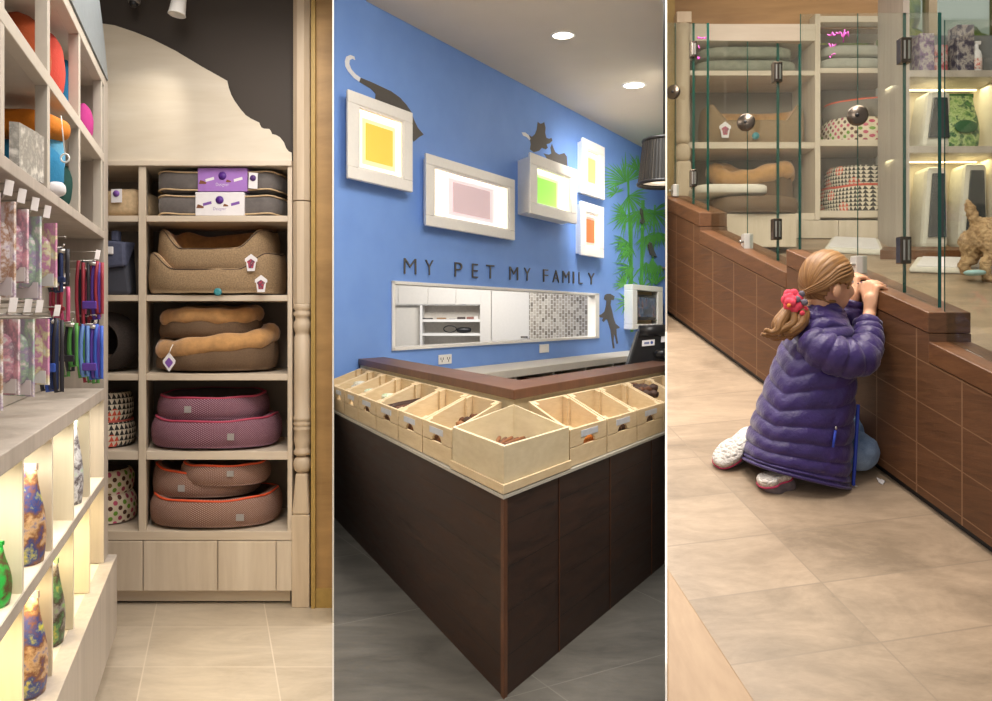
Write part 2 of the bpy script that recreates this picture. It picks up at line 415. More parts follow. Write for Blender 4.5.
pts = [(45, 55)] + [(x * .3367, y * .3367) for x, y in ((200, 72), (270, 67), (305, 70), (340, 75), (400, 95), (450, 115), (520, 150), (600, 198), (675, 240), (680, 262), (687, 282), (697, 300), (715, 325), (730, 342), (745, 352), (770, 364), (773, 372), (777, 379), (784, 382), (800, 383), (805, 390), (808, 398), (820, 401), (832, 408), (843, 422), (850, 440), (858, 450), (866, 453))] + [(292, 160.4), (45, 160.4)]
g = G(); g.prism([dpt(x, y, 0) for x, y in pts], (VX * .03, .03, 0)); obj('pediment_panel', g, wood('pediment_maple', '#d0c2ac', '#e0d5c3', 4, (.12, 1, 1), .5), su)
g = G(); g.box(-2.4, X1(292) + .02, Y1 + .05, Y1 + .07, Z1(160), 3.169); struct('wall_bulkhead', g, M['darkwall'])
# --- turned post and timber clad reveal
def lathe_post(nm, lab, pxc, Y, S, zs, mat, grp=None):
    pass
cx, k = X1(301.6), Y1 / F
po = thing('turned_post', 'whitewashed turned timber post at right end of bed shelves', 'post', (cx, Y1 + .02, 0))
mp = wood('whitewashed_pine', '#bda78c', '#d4c1a8', 5, (1, 1, .1), .55)
cpost = V((cx, Y1 + .02, 0))
def octa(y0, y1, r, n=8):
    g = G(); g.lathe([(r * k, Z1(y1)), (r * k, Z1(y0))], cpost, n, 0, False, ang=pi / 8); return g
obj('octagonal_shaft', octa(-20, 200.6, 9.2), mp, po, bev=.002)
obj('octagonal_shaft', octa(201.6, 304, 9.2), mp, po, bev=.002)
prof = [(304, 8.6), (305.5, 9), (308, 9.2), (310, 8), (311, 7.6), (313, 9), (315.5, 9), (317, 7.5), (320, 7.2), (322, 8.6), (327, 9), (331, 8), (333, 7), (336, 7.2), (336.5, 8), (380, 8.3), (416, 8), (417, 8.8), (420, 9), (421, 7.8), (423, 8.9), (425, 8.9), (426, 7.8), (428, 8.9), (430, 8.8), (431, 8), (440, 8.6), (447, 7.4), (449, 7.2), (451, 8.8), (454, 8.6), (455.5, 7)]
g = G(); g.lathe([(r * k, Z1(y)) for y, r in prof], cpost, 24); obj('turned_baluster', g, mp, po)
g = G(); g.ell((cx, Y1 + .02, Z1(464.5)), (8.7 * k, .045, 9 * k), 20, 12, 0, .8); obj('rounded_block', g, mp, po)
g = G(); g.hexa([V((cx + x * 8.8 * k, Y1 + .02 + y * 8.8 * k, Z1(514))) for x, y in ((-1, -1), (1, -1), (1, 1), (-1, 1))] + [V((cx + x * 6 * k, Y1 + .02 + y * 6 * k, Z1(473))) for x, y in ((-1, -1), (1, -1), (1, 1), (-1, 1))])
obj('tapered_block', g, mp, po, bev=.012)
g = G(); g.box(cx - 8.9 * k, cx + 8.9 * k, Y1 + .02 - 8.9 * k, Y1 + .02 + 8.9 * k, 0, Z1(514)); obj('square_base', g, mp, po, bev=.004)
oak = wood('golden_oak_boards', '#8a6a40', '#b08b58', 3, (.25, 1, 1), .5, 1.6)
yel = plain('ochre_edge', '#a88a4c', .5)
g = G(); g.box(X1(317), -.4, Y1 - .02, Y1 + .1, .1, 3.2); struct('wall_timber_clad', g, oak)
g = G(); g.box(X1(312.8), X1(316.8), Y1 - .04, Y1 + .1, 0, 3.2); struct('trim_1', g, yel)
g = G(); g.box(X1(317), -.4, Y1 - .03, Y1 + .1, 0, .1); struct('baseboard_left', g, yel)
# --- track spotlight and ceiling camera
ts = thing('track_spotlight', 'white cylindrical track spotlight hanging from the ceiling', 'spotlight', p1(180, -2, 3.9))
c = p1(178.5, 4, 3.9); g = G(); ax = V((-.12, -.1, -1))
g.lathe([(.028, -.07), (.031, -.05), (.04, .05), (.043, .055), (.036, .056), (.03, .03)], c, 24, axis=ax); obj('lamp_head', g, M['white'], ts)
g = G(); g.tube([c + V((0, 0, .04)), V((c.x, c.y, 3.168))], .008); obj('stem', g, M['white'], ts)
g = G(); g.box(c.x - .3, c.x + .3, c.y - .016, c.y + .016, 3.15, 3.169); obj('track', g, M['white'], ts)
dc = thing('ceiling_camera', 'small grey dome camera on the ceiling above the bed shelves', 'camera', p1(134, 0, 4.0))
c = p1(134.3, 1.5, 4.0)
g = G(); g.lathe([(.03, .1), (.03, .0), (.026, -.012)], c, 20); obj('housing', g, plain('pewter', '#8b8580', .3, .6), dc)
g = G(); g.ell(c + V((0, -.008, -.012)), (.022, .022, .022)); obj('lens_dome', g, M['black'], dc)
# --- beds on the main bay
def sh(py): return Z1(py) + .0008
SHELF = dict(r1=sh(215.5), r2=sh(295), r3=sh(374), r4=sh(451.5), r5=sh(531))
def cushion(name, label, x0, x1, z0, z1, y0, y1, group, band, bx0, bx1):
    t = thing(name, label, 'pet cushion', ((x0 + x1) / 2, (y0 + y1) / 2, z0), group)
    cx, cy, cz = (x0 + x1) / 2, (y0 + y1) / 2, (z0 + z1) / 2
    g = G(); rx, ry, rz = (x1 - x0) / 2, (y1 - y0) / 2, (z1 - z0) / 2
    g.ell((cx, cy, cz), (rx, ry, rz), 48, 20, 0, .32); obj('cushion_body', g, M['greyfab'], t)
    for zz in (.78, -.78):
        g = G(); g.tube([V((cx + (rx * 1.0) * math.copysign(abs(cos(a)) ** .34, cos(a)), cy + ry * math.copysign(abs(sin(a)) ** .34, sin(a)), cz + rz * zz + .004 * sin(5 * a))) for a in [2 * pi * i / 72 for i in range(72)]], .0045, 6, 0, True)
        obj('piping', g, M['beige'], t)
    g = G(); g.box(bx0, bx1, y0 - .008, y1, z0 + .001, z1 + .006); b = obj('card_sleeve', g, M['lavender' if band == 'purple' else band], t, bev=.004); sub_of(b, t)
    w = bx1 - bx0; yy = y0 - .0085; mm = (M['card'], M['purple']) if band == 'purple' else (M['purple'], M['card'])
    g = G(); g.lathe([(.021, 0), (.021, .002)], (bx0 + w * .5, yy, cz + rz * .4), 20, axis=(0, -1, 0)); obj('printed_roundel', g, plain('deep_purple', '#55278a', .5), b)
    g = text_geo('Designer', lambda u, v: V((bx0 + w * (.37 + .26 * u), yy, z0 + rz * (.42 + .35 * v)))); obj('printed_word', g, mm[0], b)
    for (u, v, s) in ((.1, .45, .02), (.62, .55, .014)):
        q = V((bx0 + w * u, yy, cz + rz * (v - .6))); g = G(); g.prism([q + V((a * s, 0, d * s)) for a, d in ((-1, -.5), (-.6, .5), (.2, .3), (1, -.1), (.9, -.5))], (0, .002, 0)); obj('printed_picture', g, plain('print_brown', '#7a4a2e'), b)
    for u in (.25, .82):
        q = V((bx0 + w * u, yy, cz)); g = G(); g.par(q + V((-.022, 0, -.008)), (.044, 0, .012), (0, .002, 0), (-.002, 0, .014)); obj('printed_caption', g, mm[0], b)
    return t
cu1 = cushion('pet_cushion', 'grey velvet pet cushion in white card sleeve, lower of the pair on top shelf', X1(160, 4.25), X1(282, 4.25), SHELF['r1'], SHELF['r1'] + .118, 4.17, 4.5, 'boxed cushions on the top shelf', 'card', X1(193.5), X1(243))
cu2 = cushion('pet_cushion', 'grey velvet pet cushion in purple card sleeve, upper of the pair on top shelf', X1(160, 4.25), X1(281.5, 4.25), SHELF['r1'] + .126, SHELF['r1'] + .244, 4.17, 4.5, 'boxed cushions on the top shelf', 'purple', X1(196), X1(246))
tq = p1(253, 180, 4.155); g = G(); g.par(tq + V((-.024, 0, -.042)), (.046, 0, -.004), (0, .003, 0), (.003, 0, .082)); o = obj('hang_tag', g, M['card'], cu2); sub_of(o, cu2)
g = G(); g.lathe([(.016, 0), (.016, .002)], tq + V((0, -.001, .01)), 16, axis=(0, -1, 0)); obj('tag_print', g, plain('tag_purple', '#5a3a78'), o)
g = G(); s0 = SHELF['r1']
pf = thing('floor_cushion', 'square beige pouffe with white tag on top left shelf', 'pet cushion', (X1(118), 4.3, s0))
g.ell((X1(116), 4.33, s0 + .075), (.105, .15, .077), 40, 20, 0, .42); obj('pouffe_body', g, M['beige'], pf, disp=(.02, .05))
q = p1(116, 194, 4.165); g = G(); g.par(q + V((-.025, 0, -.045)), (.055, 0, .002), (0, .003, 0), (0, 0, .07)); o = obj('hang_tag', g, M['card'], pf); sub_of(o, pf)
g = G(); g.lathe([(.017, 0), (.017, .002)], q + V((.002, -.001, .002)), 16, axis=(0, -1, 0)); obj('tag_print', g, M['purple'], o)
def dip(lo, hi, wdt=1.0):
    def f(a):
        s = max(0, -sin(a)); return hi - (hi - lo) * (s ** wdt)
    return f
tagm = (M['card'], printed('tag_print', ['#6b3f7c', '#c04a52', '#3e2b52', '#b98a78'], 60))
def cuddle(lab, x0, x1, z, hb, hf, yc, ry, tag, button):
    cx = (x0 + x1) / 2; rx = (x1 - x0) / 2
    def rim(a):
        s = -sin(a); front = max(0, s); lat = abs(cos(a))
        v = hb
        if s > 0:
            q = max(0, min(1, (lat - .3) / .55)); q = q * q * (3 - 2 * q); v = hf + (hb - hf) * q
        return v + (.012 * sin(6 * a) if s < 0 else 0)
    t = bed('dog_bed', lab, 'dog bed', (cx, yc, z), rx, ry, 1.0, .055, M['linen'], M['plush'], (M['darkplush'], .0025), rim, 'linen dog beds stacked on the second shelf', .62, floor=.3, n=84, tufts=0, soft=.018)
    diamond_tag(t, tag, .075, tagm)
    b = V(button); g = G(); g.lathe([(.02, 0), (.02, .006), (.012, .008)], b, 20, axis=(0, -1, 0)); obj('teal_button', g, M['teal'], t)
    return t
z2 = SHELF['r2']
cuddle('tan linen dog bed with low front, lower of the pair on second shelf', X1(155, 4.34), X1(284, 4.34), z2, .215, .125, 4.34, .225, p1(261, 284, 4.095), p1(218, 292, 4.1))
cuddle('tan linen dog bed with low front, stacked on top of the pair on second shelf', X1(164, 4.36), X1(277, 4.36), z2 + .115, .225, .12, 4.36, .2, p1(251, 263, 4.12), p1(218, 274.5, 4.155))
# carrier
x0, x1 = X1(92, 4.2), X1(135, 4.2)
ca = thing('pet_carrier', 'slate blue soft pet carrier on second left shelf', 'pet carrier', ((x0 + x1) / 2, 4.3, z2))
g = G(); g.hexa([V((x0, 4.17, z2)), V((x1 - .005, 4.17, z2)), V((x1 - .08, 4.4, z2)), V((x0, 4.4, z2)), V((x0, 4.18, z2 + .27)), V((x1 - .04, 4.18, z2 + .27)), V((x1 - .09, 4.4, z2 + .27)), V((x0, 4.4, z2 + .27))])
obj('carrier_body', g, plain('dark_grey_mesh', '#3d3e48', .85, scale=80), ca, bev=.02)
g = G(); g.hexa([V((x0, 4.15, z2 + .13)), V((x1 - .03, 4.15, z2 + .15)), V((x1 - .03, 4.19, z2 + .15)), V((x0, 4.19, z2 + .13)), V((x0, 4.15, z2 + .29)), V((x1 - .035, 4.15, z2 + .275)), V((x1 - .035, 4.3, z2 + .285)), V((x0, 4.3, z2 + .29))]); obj('front_flap', g, M['carrier'], ca, bev=.012)
g = G(); g.box(X1(105), X1(113), 4.2, 4.24, z2 + .28, z2 + .34); obj('grab_handle', g, M['carrier'], ca, bev=.01)
g = G(); g.box(X1(107), X1(113), 4.138, 4.148, z2 + .21, z2 + .25); obj('buckle', g, M['card'], ca, bev=.004)
# fluffy round beds
z3 = SHELF['r3']
b1 = bed('dog_bed', 'round brown dog bed with tilted fluffy tan rim, lower one on third shelf', 'dog bed', (X1(218, 4.36), 4.36, z3 + .004), .315, .2, .17, .1, M['brownfab'], M['plush'], None, lambda a: .86 + .2 * cos(a - .25) - .12 * max(0, -sin(a)) + .04 * sin(3 * a), 'fluffy rimmed beds on the third shelf', tufts=12, rimtube=(M['plush'], .052))
o = diamond_tag(b1, p1(169, 362, 4.03), .07, (M['card'], M['purple']), house=False)
g = G(); g.tube([p1(169, 354, 4.03), p1(171, 348, 4.03), p1(173, 344.5, 4.05)], .002); obj('tag_string', g, M['white'], o)
bed('dog_bed', 'round brown dog bed with fluffy tan rim sitting on top of tilted one, third shelf', 'dog bed', (X1(212, 4.38), 4.38, z3 + .172), .265, .17, .115, .09, M['brownfab'], M['plush'], None, lambda a: .93 + .06 * cos(a) + .05 * sin(3 * a + 1) + .18 * max(0, sin(a)), 'fluffy rimmed beds on the third shelf', tufts=10, rimtube=(M['plush'], .045))
# felt cave
cv = thing('cat_cave', 'round charcoal felt cat cave with dark opening on third left shelf', 'cat bed', (X1(108, 4.34), 4.34, z3))
cxx = X1(108, 4.34); g = G(); cen = V((cxx, 4.34, z3 + .162)); rg = []
for i in range(15):
    a = pi * (.24 + .76 * i / 14); rg.append([cen + V((.165 * sin(a) * cos(b), -.17 * cos(a), .162 * sin(a) * sin(b))) for b in [2 * pi * j / 32 for j in range(32)]])
for i in range(8):
    a = pi * (1 - .76 * i / 7 * .99); rg.append([cen + V((.145 * sin(a) * cos(b), -.15 * cos(a), .142 * sin(a) * sin(b))) for b in [2 * pi * j / 32 for j in range(32)]])
g.loft(rg + [rg[0]], 0, True, False); obj('felt_shell', g, M['felt'], cv)
g = G(); g.ell(cen + V((0, .0, -.1)), (.1, .1, .03)); obj('cave_cushion', g, M['brownfab'], cv)
# plum beds
z4 = SHELF['r4']; pp = (M['pinkpipe'], .006); ppo = (M['orangepipe'], .006)
bed('dog_bed', 'oval plum dotted dog bed with pink piping, lower one on fourth shelf', 'dog bed', (X1(218, 4.36), 4.36, z4 + .006), .338, .235, .155, .09, M['plum'], M['plumin'], pp, lambda a: .97 + .06 * cos(2 * a), 'plum dotted beds on the fourth shelf', .8, rough=.02, patch=(-pi / 2 + .35, .035, .034, M['patch'], .4))
bed('dog_bed', 'oval plum dotted dog bed with pink piping, smaller upper one on fourth shelf', 'dog bed', (X1(214.5, 4.38), 4.38, z4 + .15), .29, .21, .125, .075, M['plum'], M['plumin'], pp, lambda a: 1.0 + .08 * sin(a), 'plum dotted beds on the fourth shelf', .8, rough=.02, patch=(-pi / 2 - .15, .035, .034, M['patch'], .45))
for i, (z, r, h, lb) in enumerate(((z4, .168, .135, 'lower'), (z4 + .135, .155, .15, 'upper'))):
    bed('cat_bed', 'black and cream triangle print cat bed, %s one on fourth left shelf' % lb, 'cat bed', (X1(102, 4.34), 4.34, z), r, .15, h, .06, M['tri'], M['plumin'], None if i else (plain('coral_piping', '#b8574a'), .006), None, 'triangle print beds on the fourth left shelf', .9)
z5 = SHELF['r5']
bed('dog_bed', 'oval brown dotted dog bed with orange piping, bottom one of three on lowest shelf', 'dog bed', (X1(217.5, 4.36), 4.36, z5 + .006), .342, .235, .155, .09, M['rust'], M['rustin'], ppo, lambda a: .97 + .07 * cos(2 * a), 'brown dotted beds on the lowest shelf', .8, rough=.02, patch=(-pi / 2 + .5, .04, .034, M['patch'], .35))
bed('dog_bed', 'oval brown dotted dog bed with orange piping, middle one of three on lowest shelf', 'dog bed', (X1(208, 4.39), 4.39, z5 + .15), .28, .21, .155, .08, M['rust'], M['rustin'], ppo, lambda a: .8 + .05 * max(0, sin(a)) - .28 * cos(a), 'brown dotted beds on the lowest shelf', .8, rough=.02, patch=(-pi / 2 - .15, .035, .034, M['patch'], .35))
bed('dog_bed', 'small brown dotted dog bed with orange piping, top one of three on lowest shelf', 'dog bed', (X1(226.5, 4.33), 4.33, z5 + .215), .232, .17, .115, .07, M['rust'], M['rustin'], ppo, lambda a: 1.0 + .06 * sin(a), 'brown dotted beds on the lowest shelf', .8, rough=.02, patch=(-pi / 2 + .25, .035, .03, M['patch'], .6))
for i, (z, r, h, lb) in enumerate(((z5, .178, .15, 'larger lower'), (z5 + .15, .16, .125, 'smaller upper'))):
    bed('cat_bed', 'cream polka dot cat bed, %s one on lowest left shelf' % lb, 'cat bed', (X1(102, 4.36), 4.36, z), r, .15, h, .06, M['polka'], M['darkplush'], None, None, 'polka dot beds on the lowest left shelf', .9)
# ------------------------------------------------------------------- gondola
def LU(Y, d, z): return V((-.482 - .351 * Y - d, Y, z))
gd = thing('display_gondola', 'grey laminate display gondola with open cells, hooks and lit lower shelves', 'display shelving', LU(2.6, .2, 0))
def lbox(Y0, Y1_, d0, d1, z0, z1):
    return G().par(LU(Y0, d0, z0), V((VX * (Y1_ - Y0), Y1_ - Y0, 0)), (-(d1 - d0), 0, 0), (0, 0, z1 - z0))
YA, YB = 1.25, 3.6
obj('plinth', lbox(YA, YB + .0, -.04, .02, .087, .428), M['greywood'], gd, bev=.002)
obj('plinth_core', lbox(YA, YB - .02, .02, .42, .087, .425), M['cream'], gd)
obj('toe_kick', lbox(YA, YB - .03, .03, .06, 0, .087), plain('dark_kick', '#4a4540', .6), gd)
obj('end_panel', lbox(3.468, YB, 0, .44, .428, 2.545), M['greywood'], gd, bev=.002)
obj('back_board', lbox(YA, 3.468, .42, .44, .43, 2.9), M['greywood'], gd)
obj('pegboard', lbox(YA, 3.468, .24, .26, 1.19, 1.84), plain('pegboard_grey', '#a79f96', .7, scale=8), gd)
obj('counter_top', lbox(YA, 3.468, 0, .42, 1.138, 1.187), M['greywood'], gd, bev=.003)
obj('middle_shelf', lbox(YA, 3.468, .005, .42, .77, .80), M['cream'], gd)
obj('shelf_nosing', lbox(YA, 3.468, 0, .005, .768, .802), M['greywood'], gd)
obj('display_shelf', lbox(YA, 3.468, 0, .42, 1.835, 1.868), M['greywood'], gd, bev=.002)
obj('display_shelf', lbox(YA, 3.468, .04, .42, 2.17, 2.2), M['rail'], gd)
obj('rail', lbox(YA, 3.468, 0, .04, 2.165, 2.205), M['rail'], gd, bev=.002)
obj('rail', lbox(YA, 3.468, 0, .04, 2.5, 2.54), M['rail'], gd, bev=.002)
obj('top_deck', lbox(YA, 3.468, .04, .42, 2.5, 2.52), M['rail'], gd)
g = G(); pts = [(YA, 2.545), (3.56, 2.545), (3.53, 2.58), (3.49, 2.63), (3.43, 2.69), (3.36, 2.75), (3.29, 2.80), (3.15, 2.88), (2.95, 2.96), (2.6, 3.05), (YA, 3.12)]
g.prism([LU(y, -.006, z) for y, z in pts], (-.02, 0, 0)); obj('curved_fascia', g, plain('pale_blue_grey', '#868d91', .5), gd)
for Yp in (1.315, 1.835, 2.34, 2.868, 3.43):
    obj('post', lbox(Yp - .035, Yp, .001, .038, 1.868, 2.5), M['rail'], gd, bev=.002)
for Yp in (1.315, 1.67, 2.027, 2.392, 2.75, 3.105):
    obj('cell_divider', lbox(Yp - .012, Yp + .006, .004, .418, .80, 1.138), M['cream'], gd)
    obj('cell_divider', lbox(Yp - .012, Yp + .006, .004, .418, .428, .77), M['cream'], gd)
ledm = emit('warm_led', '#ffe6b0', 6)
for z in (1.13, .763):
    obj('led_strip', lbox(YA + .02, 3.45, .36, .372, z - .002, z + .004), ledm, gd)
# things in the upper cells
def plush(name, lab, px, py, Y, r, m, e=1.0, cat='plush toy', zf=None):
    c = W(px, py, Y)
    if zf is not None: c.z = zf + r[2] + .008
    g = G(); g.ell(c, r, 28, 16, 0, e)
    o = solo(name, g, m, lab, cat, disp=(.012, .06)); return o
plush('plush_bed', 'orange round plush bed in the top cell of gondola', 18, 40, 2.6, (.095, .1, .138), plain('orange_plush', '#a5481c', .9, bump=.4), zf=2.2, cat='pet bed')
plush('plush_bed', 'coral red plush bed beside orange one in the top cell', 46, 58, 2.76, (.055, .07, .138), plain('coral_plush', '#c9483a', .9, bump=.4), zf=2.2, cat='pet bed')
plush('plush_toy', 'blue plush roll behind coral bed in the top cell', 66, 85, 3.07, (.03, .05, .138), plain('blue_plush', '#1f77a8', .9, bump=.4), zf=2.2)
plush('plush_toy', 'magenta plush toy in the farthest top cell', 84, 120, 3.3, (.03, .05, .085), plain('magenta_plush', '#b0327e', .9, bump=.4), zf=2.2)
plush('plush_bed', 'folded orange plush bed above the blue one in the second cell', 27, 113, 2.5, (.11, .1, .04), plain('amber_plush', '#cf7a1c', .9, bump=.4), .6, 'pet bed', 2.045)
plush('plush_bed', 'deep blue plush bed under the orange one in the second cell', 25, 135, 2.5, (.1, .1, .085), plain('cyan_plush', '#1f7aa8', .9, bump=.4), .7, 'pet bed', 1.868)
plush('plush_bed', 'light blue plush bundle at front of the second cell', 50, 150, 2.55, (.036, .05, .08), plain('sky_plush', '#62a9d0', .9, bump=.4), .8, 'pet bed', 1.93)
plush('plush_bed', 'white plush bundle under light blue one in the second cell', 46, 150, 2.52, (.05, .06, .028), plain('white_plush', '#cfccd0', .9, bump=.4), .8, 'pet bed', 1.868)
plush('plush_toy', 'dark green plush toy in the third lower cell', 66, 160, 2.85, (.035, .05, .08), plain('green_plush', '#28514b', .9, bump=.4), zf=1.868)
for i, (px, cc) in enumerate(((13, '#b9b3aa'), (20, '#c4bdb5'))):
    p = W(px, 150, 2.05 + .05 * i); g = G(); g.par(V((p.x - .01, p.y, 1.869)), (.02, .01, 0), (-.02, .12, 0), (0, 0, .13))
    solo('leaflet', g, printed('leaflet_print%d' % i, [cc, '#8d8a84', '#d8d4cc'], 30), 'grey printed leaflet standing in the second cell, %s one' % ('nearer', 'farther')[i], 'leaflet', 'leaflets in the second cell')
c = W(65, 154, 2.5); tg = thing('hang_ring', 'white string tag hanging from rail of the second cell', 'tag', c)
g = G(); g.tube([c + V((0.013 * cos(a), 0, .013 * sin(a) - .013)) for a in [2 * pi * i / 16 for i in range(16)]], .003, 6, 0, True); obj('ring', g, M['white'], tg)
g = G(); g.tube([c, c + V((-.01, 0, .09)), c + V((-.012, 0, .12))], .002); obj('string', g, M['white'], tg)
# hooks: (Y, z) rows on the pegboard
HK = []
def hook(Y, z, L, lab, tag=True):
    t = thing('display_hook', lab, 'hook', LU(Y, .24, z), 'wire hooks on the gondola')
    a = LU(Y, .24, z); b = a + V((L, 0, .004)); 
    g = G(); g.tube([a, b], .003, 6); g.tube([b, b + V((.008, 0, .012))], .003, 6); obj('lower_wire', g, M['chrome'], t)
    g = G(); g.tube([a + V((0, 0, .035)), b + V((.01, 0, .035)), b + V((.012, 0, .03))], .0022, 6); obj('upper_wire', g, M['chrome'], t)
    if tag:
        q = b + V((.012, -.016, .006)); g = G(); g.par(q, (.001, .032, 0), (.0015, 0, 0), (.006, 0, .036)); obj('price_tag', g, M['card'], t)
    return b
r_ = random.Random(3)
packcols = [['#f0ebec', '#dfa6b8', '#a88c9c', '#efe9ea'], ['#dca3c0', '#cc86ae', '#e6dcae', '#ece6e8'], ['#f0ece9', '#a8c8ae', '#a89cbc', '#e2d6cc'], ['#e6deda', '#b89070', '#f4f0ee', '#a88ab0'], ['#2c3c66', '#3d6fb0', '#8f9bb5', '#223'+'044']]
def packet(b, w, h, cols, lab, i):
    t = thing('treat_packet', lab, 'packet', b - V((0, 0, h + .01)), 'packets hanging on the gondola')
    o = b + V((-.012, 0, .0)); g = G()
    dx = V((w * .93, -w * .36, 0)); th = V((.36, .93, 0)) * .006
    g.par(o - dx * .5 - V((0, 0, h)), dx, th, (0, 0, h - .012)); card = obj('backing_card', g, printed('packet_print%d' % i, cols, 22), t); sub_of(card, t)
    g = G(); g.ell(o - V((0, 0, h * .55)) - V((.36, .93, 0)) * .01, (w * .4, .018, h * .32), 16, 10, 0, .7); obj('blister_pack', g, printed('packet_goods%d' % i, cols[::-1], 34, .15), t)
    g = G(); g.par(o - dx * .45 - V((0, 0, h * .98)) - V((.36, .93, 0)) * .002, dx * .9, th, (0, 0, h * .18)); obj('printed_label', g, M['card'], card)
rows = [(1.78, [1.78, 1.92, 2.05, 2.2, 2.36], .21), (1.5, [1.84, 2.0, 2.16, 2.3], .2)]
names = ['pink and white', 'magenta card', 'green and white', 'brown chew', 'navy blue']
posn = ['nearest', 'second', 'third', 'fourth', 'farthest']
i = 0
for ri, (z, Ys, L) in enumerate(rows):
    for yi, Y in enumerate(Ys):
        rown = ('upper', 'middle')[ri]
        b = hook(Y, z, L, '%s wire hook with white price tag in the %s row of gondola' % (posn[yi], rown))
        ci = (0, 3, 0, 2, 1)[yi] if ri == 0 else (3, 0, 2, 1)[yi]
        packet(b, .115 + .03 * (ci == 1), (.2, .24)[yi % 2] if ri == 0 else (.22, .2)[yi % 2], packcols[ci], '%s pet accessory packet hanging on the %s hook of %s row' % (names[ci], posn[yi], rown), i); i += 1
# leashes further along
strap = {k: plain('strap_' + k, v, .6) for k, v in dict(red='#8e2233', navy='#22325e', black='#23212a', pink='#c2507a', blue='#3358b8', green='#4a8a3e', purple='#5b3a9c', lightblue='#6a8fd0').items()}
def leash(b, h, cols, lab, n=5):
    t = thing('dog_leash', lab, 'leash', b - V((0, 0, h)), 'leashes hanging on the gondola')
    for k in range(n):
        dx = (k - n / 2) * .016 - .01; dy = r_.uniform(-.015, .015); hh = h * r_.uniform(.75, 1)
        g = G(); p = b + V((dx, dy, 0)); pts = [p + V((-.008 * sin(pi * s), 0, -hh * s)) for s in (0, .3, .6, .9, 1)] + [p + V((.016, .004, -hh * s)) for s in (1.0, .7, .35, .03)]
        g.tube(pts, .0065, 6); obj('strap', g, strap[cols[k % len(cols)]], t)
    g = G(); g.box(b.x - .035, b.x + .02, b.y - .02, b.y - .012, b.z - h * .72, b.z - h * .6); obj('buckle', g, strap[cols[-1]], t, bev=.004)
    g = G(); g.tube([b + V((-.02, 0, -.01)), b + V((.01, 0, -.012))], .008, 8); obj('clip', g, M['chrome'], t)
ls = [(2.62, 1.72, .22, .16, ['black', 'navy'], 'black leash hanging on upper hook before the red ones'), (3.1, 1.71, .25, .26, ['red', 'black', 'red', 'purple'], 'bundle of dark red leashes on upper far hook of gondola'), (3.28, 1.69, .22, .26, ['black', 'red', 'pink'], 'black and pink leash bundle next to the end panel, upper row'),
      (2.56, 1.49, .2, .24, ['navy', 'black', 'blue'], 'navy leash bundle on the middle hook'), (3.1, 1.465, .25, .25, ['blue', 'lightblue', 'blue', 'purple'], 'bright blue leash bundle on lower far hook of gondola'), (3.28, 1.46, .22, .24, ['green', 'red', 'green'], 'green and red collar bundle next to the end panel, lower row'), (2.9, 1.475, .2, .2, ['green', 'black'], 'thin green leash hung left of the bright blue bundle'), (2.72, 1.6, .2, .12, ['pink', 'red'], 'short pink collar between the two leash rows')]
for j, (Y, z, L, h, cols, lab) in enumerate(ls):
    b = hook(Y, z, L, 'far wire hook for the %s' % lab.split(' of gondola')[0].split(', ')[0], j % 2 == 1); leash(b, h, cols, lab, 5 if len(cols) > 2 else 3)
# bags of food in the lit cells
def bag(Y, d, z, w, h, cols, lab, i, grp='food bags in the lit cells', base=None):
    c = base if base is not None else LU(Y, d, z + .001)
    t = thing('food_bag', lab, 'bag', c, grp); g = G(); rings = []
    for s in range(13):
        u = s / 12; hw = w * (.9 + .1 * sin(pi * min(1, u * 1.3))) / 2 * (1 - .16 * u * u); hd = max(.006, w * .34 * max(0, 1 - u ** 2.2) * (.8 + .2 * sin(pi * u)))
        rings.append([c + V((hw * math.copysign(abs(cos(a)) ** .6, cos(a)), hd * math.copysign(abs(sin(a)) ** .7, sin(a)), h * u)) for a in [2 * pi * j / 24 for j in range(24)]])
    g.loft(rings); o = obj('bag_body', g, printed('bag_print%d' % i, cols, 14), t); sub_of(o, t)
    g = G(); g.box(c.x - w * .39, c.x + w * .39, c.y - .005, c.y + .005, c.z + h * .97, c.z + h * 1.04); obj('top_seal', g, printed('seal%d' % i, cols[:2], 8), t)
    g = G(); g.ell(c + V((0, -w * .36, h * .38)), (w * .3, .01, h * .12)); obj('front_label', g, plain('label%d' % i, cols[-1], .4), o)
bl = ['#3a5fa8', '#d8b48a', '#8a5a3a', '#2d4a92', '#d8d24a']
bag(2.27, .085, .80, .16, .27, bl, 'blue and brown dry food bag in the upper lit row, second cell', 0)
bag(2.27, .085, .428, .17, .28, bl, 'blue and brown dry food bag in the lower lit row, second cell', 1)
bag(2.62, .09, .428, .15, .27, ['#7cc24a', '#8f8a86', '#4a3a30', '#5b8a5a', '#c9b44a'], 'green and grey dry food bag in the lower lit row, third cell', 2)
bag(2.98, .09, .80, .15, .3, ['#a8d39a', '#c8c8d0', '#4d4348', '#d9d9de', '#8a8a92'], 'pale green and grey food bag in the upper lit row, fourth cell', 3)
bag(1.93, .08, .80, .13, .15, ['#2fb84a', '#28a040', '#6a4638', '#35c050', '#35c050'], 'bright green food pouch in the upper lit row, nearest cell', 4)
bag(2.62, .12, .80, .1, .28, ['#35404e', '#2b3442', '#55606e', '#c7ccd4', '#8a93a3'], 'slim dark food bag in the upper lit row, third cell', 5)
